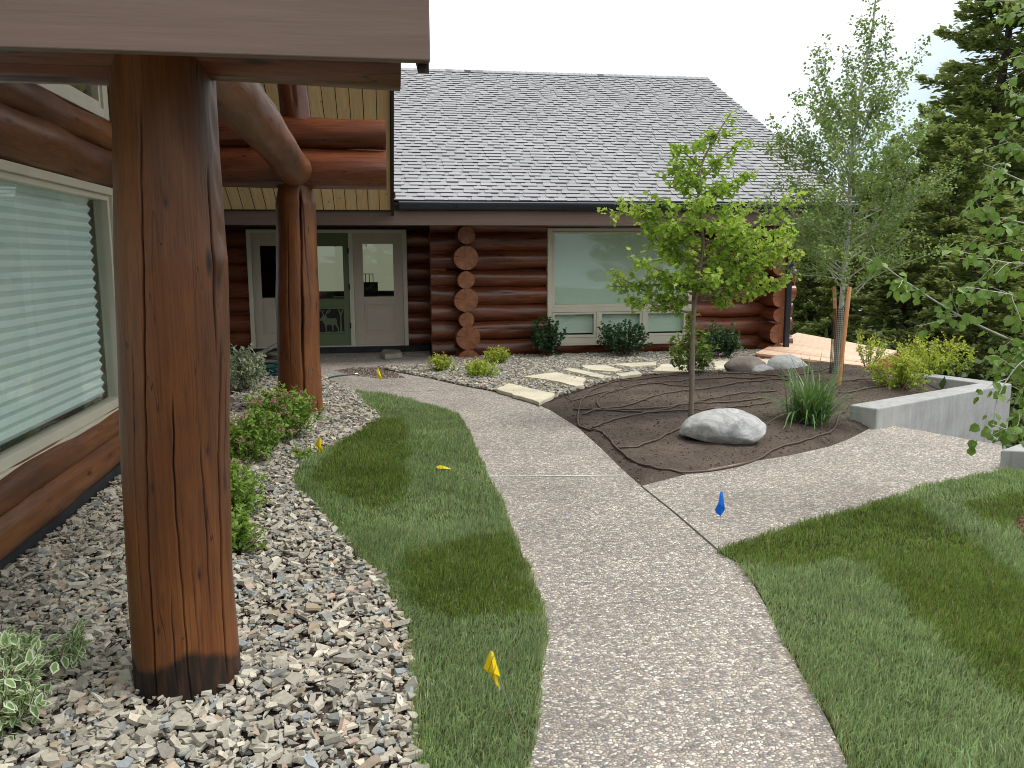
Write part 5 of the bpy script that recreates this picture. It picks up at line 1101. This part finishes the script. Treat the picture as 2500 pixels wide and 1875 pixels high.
# ---- shrubs
def shrub(base, rad, h, nst, leafsz, shape, matl, label, cat='shrub', group=None, dens=60, droop=.1, name='shrub', flowers=0, spread=.02, asym=(0, 0), sm=.35, stem='stem', twig=3, fold=.25, flat=.6, side=(1, 1)):
    e = empty(name, tuple(base), label, cat, group); B = np.array(base, float); mb = MB(); LP, LD, TP = [], [], []
    for k in range(nst):
        a = RNG.uniform(0, 2*PI); q = RNG.random()**.6; tip = B+np.array([math.cos(a)*rad*q*side[0]+asym[0], math.sin(a)*rad*q*side[1]+asym[1], h*(1-sm*q*q)*RNG.uniform(.72, 1.05)])
        b0 = B+np.array([math.cos(a), math.sin(a), 0])*rad*.15*q+np.array([0, 0, -.02]); midp = (b0+tip)/2+np.array([math.cos(a), math.sin(a), 0])*rad*.15*q+rv(1)[0]*rad*.06
        pth = np.array(spline([b0, midp, tip], 5)); mb.tube(pth, np.linspace(.0035, .0015, len(pth)), 4, False); ps = [(pth, .30)]
        for j in range(twig):
            Pq, Tq = along(pth, [RNG.uniform(.35, .9)]); d = Tq[0]*.7+rv(1)[0]*.8; tw = grow(Pq[0], d, rad*RNG.uniform(.25, .5), 3, up=.5, wob=.2); mb.tube(tw, [.0015, .0012, .001, .0008], 3, False); ps.append((tw, .1))
            if RNG.random() < .5: TP.append(tw[-1])
        TP.append(tip)
        for pt_, s0 in ps:
            Lp = np.linalg.norm(np.diff(pt_, axis=0), axis=1).sum(); m_ = max(4, int(dens*Lp)); Pq, Tq = along(pt_, RNG.uniform(s0, 1.0, m_)); LP.append(Pq+rv(m_)*spread*RNG.random((m_, 1))); LD.append(Tq*.5+rv(m_)*.8)
    mb.build(stem, M['stem'], e, smooth=True); LP = np.concatenate(LP); LD = np.concatenate(LD); n = len(LP); LD[:, 2] -= droop
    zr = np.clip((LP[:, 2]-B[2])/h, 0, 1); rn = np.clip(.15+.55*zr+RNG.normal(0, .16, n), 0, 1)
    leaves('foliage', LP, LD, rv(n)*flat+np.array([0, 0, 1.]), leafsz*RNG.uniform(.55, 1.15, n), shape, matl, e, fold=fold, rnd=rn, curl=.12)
    if flowers:
        FP, FD = [], []
        for k in RNG.choice(len(TP), min(flowers, len(TP)), replace=False):
            m_ = 46; v = rv(m_)*np.array([.036, .036, .014]); FP.append(TP[k]+v+np.array([0, 0, .012])); FD.append(rv(m_)+np.array([0, 0, .6]))
        for fp, fd in zip(FP, FD): leaves('flower_cluster', fp, fd, rv(len(fp))+np.array([0, 0, .6]), .015, 'dia', M['pink'], e)
    return e
GA = lambda x, y, z=0: G(x, y, 2, z, A=False)
SHG = 'shrubs along the log wall'
b = GA(*zA(1050, 1175)); shrub((b[0], b[1], 0), .40, .66, 34, .052, 'round', M['dkshrub'], 'dark green shrub left of the far window', group=SHG, dens=60, sm=.25)
b = GA(*zA(1640, 1175)); shrub((b[0], b[1], 0), .44, .66, 36, .052, 'round', M['dkshrub'], 'dark green shrub below the middle of the far window', group=SHG, dens=60, sm=.25)
b = GA(*z5(370, 925)); shrub((b[0], b[1], 0), .42, .58, 34, .052, 'round', M['dkshrub'], 'dark green shrub right of the window beside the maple', group=SHG, dens=60, sm=.3)
GG = 'small golden shrubs near the corner stack'
b = GA(*zA(255, 1290)); shrub((b[0], b[1], 0), .25, .27, 30, .042, 'leaf', M['yelshrub'], 'small golden shrub left of the log corner stack', group=GG, dens=80, twig=3)
b = GA(*zA(545, 1335)); shrub((b[0], b[1], 0), .27, .28, 32, .042, 'leaf', M['yelshrub'], 'small golden shrub nearest the walkway, in front of the corner stack', group=GG, dens=80)
b = GA(*zA(660, 1232)); shrub((b[0], b[1], 0), .25, .30, 30, .042, 'leaf', M['yelshrub'], 'small golden shrub right of the log corner stack', group=GG, dens=80)
G2 = 'golden shrubs along the concrete wall'
b = GA(*z5(1275, 985), .08); shrub((b[0], b[1], .08), .32, .60, 18, .045, 'leaf', M['yelshrub'], 'upright airy golden shrub in front of the cedar deck', group=G2, dens=55)
b = GA(*z5(1465, 1110), .1); shrub((b[0], b[1], .1), .36, .48, 40, .045, 'leaf', M['yelshrub'], 'dense lime-green shrub nearest the concrete wall', group=G2, dens=75)
b = GA(*z5(1650, 1050), .1); shrub((b[0], b[1], .1), .50, .60, 44, .048, 'leaf', M['yelshrub'], 'widest golden shrub with reddish tips at the back of the concrete wall', group=G2, dens=62)
b = GA(*zA(2170, 1320), .04); shrub((b[0]+.0, b[1]+.05, .04), .34, .86, 20, .075, 'maple', M['mshrub'], 'loose shrub with green, yellow and red leaves behind the maple trunk', dens=42, sm=.55)
# spirea group between the porch posts
SG = 'pink flowering spirea beside the porch posts'
b = GA(*z3(560, 1610)); shrub((b[0]-.04, b[1]+.1, 0), .38, .54, 56, .048, 'leaf', M['spir'], 'largest spirea with pink flowers at the foot of the far post', group=SG, dens=75, flowers=20, sm=.4)
b = GA(*z3(300, 1720)); shrub((b[0], b[1], 0), .36, .48, 48, .048, 'leaf', M['spir'], 'second spirea with pink flowers half behind the near post', group=SG, dens=70, flowers=22, sm=.4)
b = GA(565, 1270); shrub((b[0]-.04, b[1]+.08, 0), .27, .36, 40, .050, 'leaf', M['spir'], 'middle spirea beside the near post', group=SG, dens=70, flowers=9, sm=.4)
b = GA(570, 1375); shrub((b[0]-.05, b[1]+.10, 0), .21, .28, 30, .052, 'leaf', M['spir'], 'low leafy spirea nearest the camera beside the near post', group=SG, dens=70, flowers=1, sm=.4)
b = GA(335, 1400); shrub((b[0]+.03, b[1]+.55, 0), .20, .32, 14, .05, 'leaf', M['spir'], 'small spirea sprig visible left behind the near post', group=SG, dens=50, flowers=5)
b = GA(740, 1125); shrub((b[0]-.02, b[1]+.0, 0), .12, .12, 12, .04, 'leaf', M['spir'], 'tiny green seedling beside the crumpled yellow flag', group=SG, dens=55, flowers=0)
VG = 'variegated dogwoods'
b = GA(*z3(265, 1270)); shrub((b[0]-.05, b[1]+.1, 0), .36, .60, 40, .06, 'leaf', M['vsage'], 'silvery variegated shrub beside the coiled hose', group=VG, dens=60, sm=.3)
b = GA(20, 1760); shrub((b[0]-.06, b[1]-.0, 0), .30, .36, 40, .062, 'leaf', M['varieg'], 'variegated white and green dogwood in the near left corner', group=VG, dens=44, sm=.35, twig=2, flat=.5)
b = GA(168, 1640); shrub((b[0]+.0, b[1]+.02, 0), .08, .19, 6, .062, 'leaf', M['varieg'], 'small variegated dogwood sprig standing off to the right of the corner shrub', group=VG, dens=80, sm=.1, twig=2, flat=.4)
# day lily clump
b = GA(*z5(930, 1290), .08); e = empty('daylily_clump', (b[0], b[1], .07), 'clump of long strappy green leaves between the boulder and the concrete wall', 'plant'); mbv = []; nB = 320
V = []; Fs = []; lu = []
for k in range(nB):
    a = RNG.uniform(0, 2*PI); L = RNG.uniform(.3, .74); el_ = RNG.uniform(.55, 1.45); d = np.array([math.cos(a)*math.cos(el_), math.sin(a)*math.cos(el_), math.sin(el_)]); p = np.array([b[0], b[1], .07])+np.array([RNG.normal(0, .07), RNG.normal(0, .07), 0]); g_ = RNG.uniform(1.2, 3.2)*(1.3 if RNG.random() < .35 else .8)
    sdv = np.cross(d, [0, 0, 1.]); sdv /= np.linalg.norm(sdv)+1e-6; wv_ = RNG.uniform(.006, .011); rr_ = RNG.random(); n0 = len(V); ns = 9
    for j in range(ns):
        t_ = j/(ns-1); w__ = wv_*(1-t_**2.2)+.0006; V += [tuple(p-sdv*w__), tuple(p+sdv*w__)]; lu += [(t_, .6, min(1, rr_*.7+.4*t_))]*2
        p = p+d*L/(ns-1); d = d+np.array([0, 0, -g_*L/(ns-1)]); d /= np.linalg.norm(d)
        if p[2] < .10 and d[2] < 0: p[2] = .10; d[2] = 0
    Fs += [(n0+2*j, n0+2*j+1, n0+2*j+3, n0+2*j+2) for j in range(ns-1)]
mesh('leaves', np.array(V), np.array(Fs), M['lily'], e, attrs={'luv': ('FLOAT_VECTOR', lu)})
# ---- aspen at the right edge whose branches hang into the picture
nbx = G(2600, 1330, 2, 0, A=False); nb_ = np.array([4.55, 4.6, 0.]); 
nb_ = np.array([G(2500, 1000, 1, 4.6, A=False)[0]+.5, 4.6, 0])
def EB(pts, Y0, Y1=None):
    Y1 = Y1 or Y0; out = []
    for i, p in enumerate(pts): out.append(G(p[0], p[1], 1, Y0+(Y1-Y0)*i/(len(pts)-1), A=False))
    return np.array(out)
nt_e = empty('overhanging_aspen', tuple(nb_), 'near aspen tree with large round leaves hanging in from the right edge', 'tree'); mb = MB(); LP, LD, LS = [], [], []
trunk = np.array([nb_+np.array([0, 0, -.1]), nb_+np.array([.05, .0, 1.2]), nb_+np.array([.0, .05, 2.6]), nb_+np.array([.08, .1, 4.2])]); mb.tube(spline(list(trunk), 6), np.linspace(.055, .02, 19), 10)
brs = [(EB([(2600, 900), (2500, 845), (2350, 775), (2215, 690), (2150, 640), (2128, 600)], 4.5, 4.2), 1.0), (EB([(2640, 1000), (2560, 900), (2500, 880), (2440, 960), (2425, 1040)], 4.5, 4.3), 1.0),
       (EB([(2650, 700), (2560, 650), (2450, 640), (2330, 610)], 4.6, 4.3), 1), (EB([(2650, 600), (2560, 480), (2470, 430), (2400, 400)], 4.7, 4.4), 1), (EB([(2660, 500), (2560, 330), (2500, 250), (2450, 210)], 4.8, 4.6), 1), (EB([(2660, 300), (2580, 120), (2520, 40), (2490, -40)], 4.8, 4.6), 1),
       (EB([(2660, 560), (2560, 560), (2480, 540), (2390, 520)], 4.7, 4.5), 1), (EB([(2660, 800), (2560, 740), (2470, 720), (2360, 700)], 4.6, 4.2), 1), (EB([(2640, 1120), (2560, 1085), (2475, 1055), (2420, 1035)], 4.4, 4.2), .6), (EB([(2650, 980), (2580, 930), (2520, 960), (2490, 1020)], 4.5, 4.4), 1), (EB([(2660, 860), (2580, 800), (2520, 830), (2470, 880)], 4.6, 4.4), 1),
       (EB([(2680, 420), (2600, 400), (2520, 380), (2450, 340)], 4.9, 4.8), 1), (EB([(2680, 200), (2600, 160), (2540, 150), (2500, 130)], 4.9, 4.8), 1)]
for br, dn in brs:
    br = np.array(spline(list(br), 5)); Pq, _ = along(trunk, [min(.95, max(.15, (br[0][2])/4.3))]); mb.tube([Pq[0], (Pq[0]+br[0])/2+np.array([0, 0, .06]), br[0]], [.014, .011, .009], 6, False); mb.tube(br, np.linspace(.0085, .002, len(br)), 6)
    ps = [br]
    for k in range(9):
        Pq, Tq = along(br, [RNG.uniform(.1, .95)]); d2 = Tq[0]*.7+rv(1)[0]*.9-np.array([0, 0, .15]); tw = grow(Pq[0], d2, RNG.uniform(.1, .34)*dn, 4, grav=.5, wob=.25); mb.tube(tw, np.linspace(.003, .0012, 5), 4, False); ps.append(tw)
    for i, pth in enumerate(ps):
        Lp = np.linalg.norm(np.diff(pth, axis=0), axis=1).sum(); m_ = max(3, int((22 if i == 0 else 40)*Lp)); Pq, Tq = along(pth, RNG.uniform(.1, 1, m_)); pet = rv(m_); pet[:, 2] -= .5; LP.append(Pq+pet*.03); LD.append(pet+Tq*.4)
LP = np.concatenate(LP); LD = np.concatenate(LD); n = len(LP); LD[:, 2] -= .5; mb.build('trunk', M['abark'], nt_e, smooth=True)
leaves('crown', LP, LD, rv(n)*.9+np.array([-.3, -.5, .5]), .058*RNG.uniform(.5, 1.15, n), 'round', M['aspenr'], nt_e, curl=.1)
# ---- conifers on the slope
def conifer_mesh(H, seed, full=1.0):
    g = np.random.default_rng(seed); mb = MB(); tp = [(g.normal(0, .02*k), g.normal(0, .02*k), k*H/8) for k in range(9)]; mb.tube(tp, np.linspace(H*.016, .015, 9), 8); LP, LD, RN = [], [], []
    nb = int(H*16*full); tr_ = np.array(tp)
    for k in range(nb):
        s = .06+.93*(k/nb)**.92; Pq, _ = along(tr_, [s]); L = (H*.19*(1-s)**.75+.18)*g.uniform(.6, 1.15); az = g.uniform(0, 2*PI)+k*2.4
        if g.random() < .06: continue
        el_ = (-.15+.75*s)+g.normal(0, .12); d = np.array([math.cos(az)*math.cos(el_), math.sin(az)*math.cos(el_), math.sin(el_)])
        p = Pq[0].copy(); path = [p.copy()]; 
        for j in range(5): d = d+np.array([0, 0, (-.10 if j < 3 else .16)])+g.normal(0, .05, 3); d /= np.linalg.norm(d); p = p+d*L/5; path.append(p.copy())
        path = np.array(path); mb.tube(path, np.linspace(.012+.006*L, .004, 6), 4, False); m_ = int(L*175)+14; ss = g.uniform(.18, 1, m_)**.8; Pp, Tp = along(path, ss)
        side = np.cross(Tp, [0, 0, 1.]); side /= np.linalg.norm(side, axis=1)[:, None]+1e-6; sg = g.choice([-1, 1], m_)[:, None]; w_ = (L*.26*(1-ss)+.07)[:, None]*g.uniform(.1, 1.0, (m_, 1))
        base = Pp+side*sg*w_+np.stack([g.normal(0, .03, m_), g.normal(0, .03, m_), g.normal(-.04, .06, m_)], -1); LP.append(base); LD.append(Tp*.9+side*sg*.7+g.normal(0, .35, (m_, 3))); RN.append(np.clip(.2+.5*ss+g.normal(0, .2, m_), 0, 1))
    return mb, np.concatenate(LP), np.concatenate(LD), np.concatenate(RN)
protos = []
for i, (H_, fl) in enumerate(((13, 1.0), (11, .9), (15, 1.1), (9, 1.0))):
    mb, lp, ld, rn = conifer_mesh(H_, 50+i, fl); e = empty('conifer_tree', (0, 0, -200-i)); o1 = mb.build('trunk', M['cbark'], None, smooth=True, fix=False); o1.parent = e; n = len(lp)
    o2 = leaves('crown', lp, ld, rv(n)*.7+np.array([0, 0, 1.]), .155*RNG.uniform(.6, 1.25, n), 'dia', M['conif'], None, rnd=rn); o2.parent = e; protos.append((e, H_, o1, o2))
used = set()
def conifer(px, py, Y, pi, lab, wide=1.0, X=None, H=None):
    e, H_, o1, o2 = protos[pi]
    if X is None: top = G(px, py, 1, Y, A=False); X = top[0]; zb = float(terr(X, Y))-.3; s = (top[2]-zb)/H_
    else: zb = float(terr(X, Y))-.3; s = H/H_
    if pi in used:
        e2 = e.copy(); COL.objects.link(e2)
        for q in (o1, o2): c = q.copy(); COL.objects.link(c); c.parent = e2
    else: e2 = e; used.add(pi)
    e2.location = (X, Y, zb); e2.scale = (s*wide, s*wide, s); e2.rotation_euler.z = RNG.uniform(0, 6.28); tag(e2, lab, 'conifer', 'conifers on the slope behind the garden'); return e2
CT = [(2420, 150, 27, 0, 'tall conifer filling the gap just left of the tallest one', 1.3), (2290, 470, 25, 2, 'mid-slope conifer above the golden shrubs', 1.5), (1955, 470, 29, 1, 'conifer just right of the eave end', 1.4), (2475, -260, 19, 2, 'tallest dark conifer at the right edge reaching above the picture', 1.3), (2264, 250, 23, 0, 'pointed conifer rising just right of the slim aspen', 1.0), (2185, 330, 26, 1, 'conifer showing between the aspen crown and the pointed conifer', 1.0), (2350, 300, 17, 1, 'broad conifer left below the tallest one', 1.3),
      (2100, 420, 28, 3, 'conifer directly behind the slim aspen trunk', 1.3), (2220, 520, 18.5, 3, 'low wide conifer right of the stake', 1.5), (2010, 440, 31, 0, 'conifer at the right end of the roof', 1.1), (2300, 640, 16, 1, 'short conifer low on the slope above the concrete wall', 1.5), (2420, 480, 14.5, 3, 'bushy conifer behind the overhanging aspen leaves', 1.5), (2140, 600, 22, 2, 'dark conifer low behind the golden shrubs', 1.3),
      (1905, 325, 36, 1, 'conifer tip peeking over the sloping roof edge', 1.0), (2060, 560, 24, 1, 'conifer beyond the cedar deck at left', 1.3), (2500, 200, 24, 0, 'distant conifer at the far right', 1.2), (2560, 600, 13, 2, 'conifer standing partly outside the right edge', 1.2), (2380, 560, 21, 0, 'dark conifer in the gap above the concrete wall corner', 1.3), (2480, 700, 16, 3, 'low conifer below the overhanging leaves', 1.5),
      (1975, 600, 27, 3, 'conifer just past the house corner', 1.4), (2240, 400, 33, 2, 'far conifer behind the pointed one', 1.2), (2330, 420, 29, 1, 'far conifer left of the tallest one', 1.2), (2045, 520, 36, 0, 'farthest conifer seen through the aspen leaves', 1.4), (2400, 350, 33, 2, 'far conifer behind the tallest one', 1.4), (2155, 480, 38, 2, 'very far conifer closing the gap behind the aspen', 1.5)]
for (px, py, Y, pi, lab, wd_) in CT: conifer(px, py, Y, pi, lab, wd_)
for (X, Y, pi, H_, wh) in ((-6, -13, 0, 11, 'left'), (0, -15, 2, 12, 'middle'), (6, -14, 1, 12, 'right'), (12, -9, 2, 13, 'far right'), (15, -1, 0, 12, 'side')):
    conifer(0, 0, Y, pi, 'conifer out of view behind the viewer, %s one of that row' % wh, 1.3, X=X, H=H_)
# undergrowth on the slope
n = 52000; X_ = RNG.uniform(6.5, 34, n); Y_ = RNG.uniform(6, 44, n); k = X_ > edge_x(Y_)+.5; X_, Y_ = X_[k], Y_[k]; n = len(X_); hgt = np.clip(.9+.7*sn(90, X_, Y_, f=.9)+.3*sn(91, X_, Y_, f=3), .1, 2.0); Z_ = terr(X_, Y_)-.1+hgt*RNG.random(n)
o = leaves('undergrowth', np.stack([X_, Y_, Z_], -1), rv(n)+np.array([0, 0, .4]), rv(n)*.8+np.array([0, 0, 1.]), .17*RNG.uniform(.5, 1.2, n), 'dia', M['under'], None, rnd=np.clip(.4+.4*sn(92, X_, Y_, f=1.3)+RNG.normal(0, .15, n), 0, 1)); tag(o, 'dark low undergrowth covering the slope below the trees', 'undergrowth', kind='stuff')
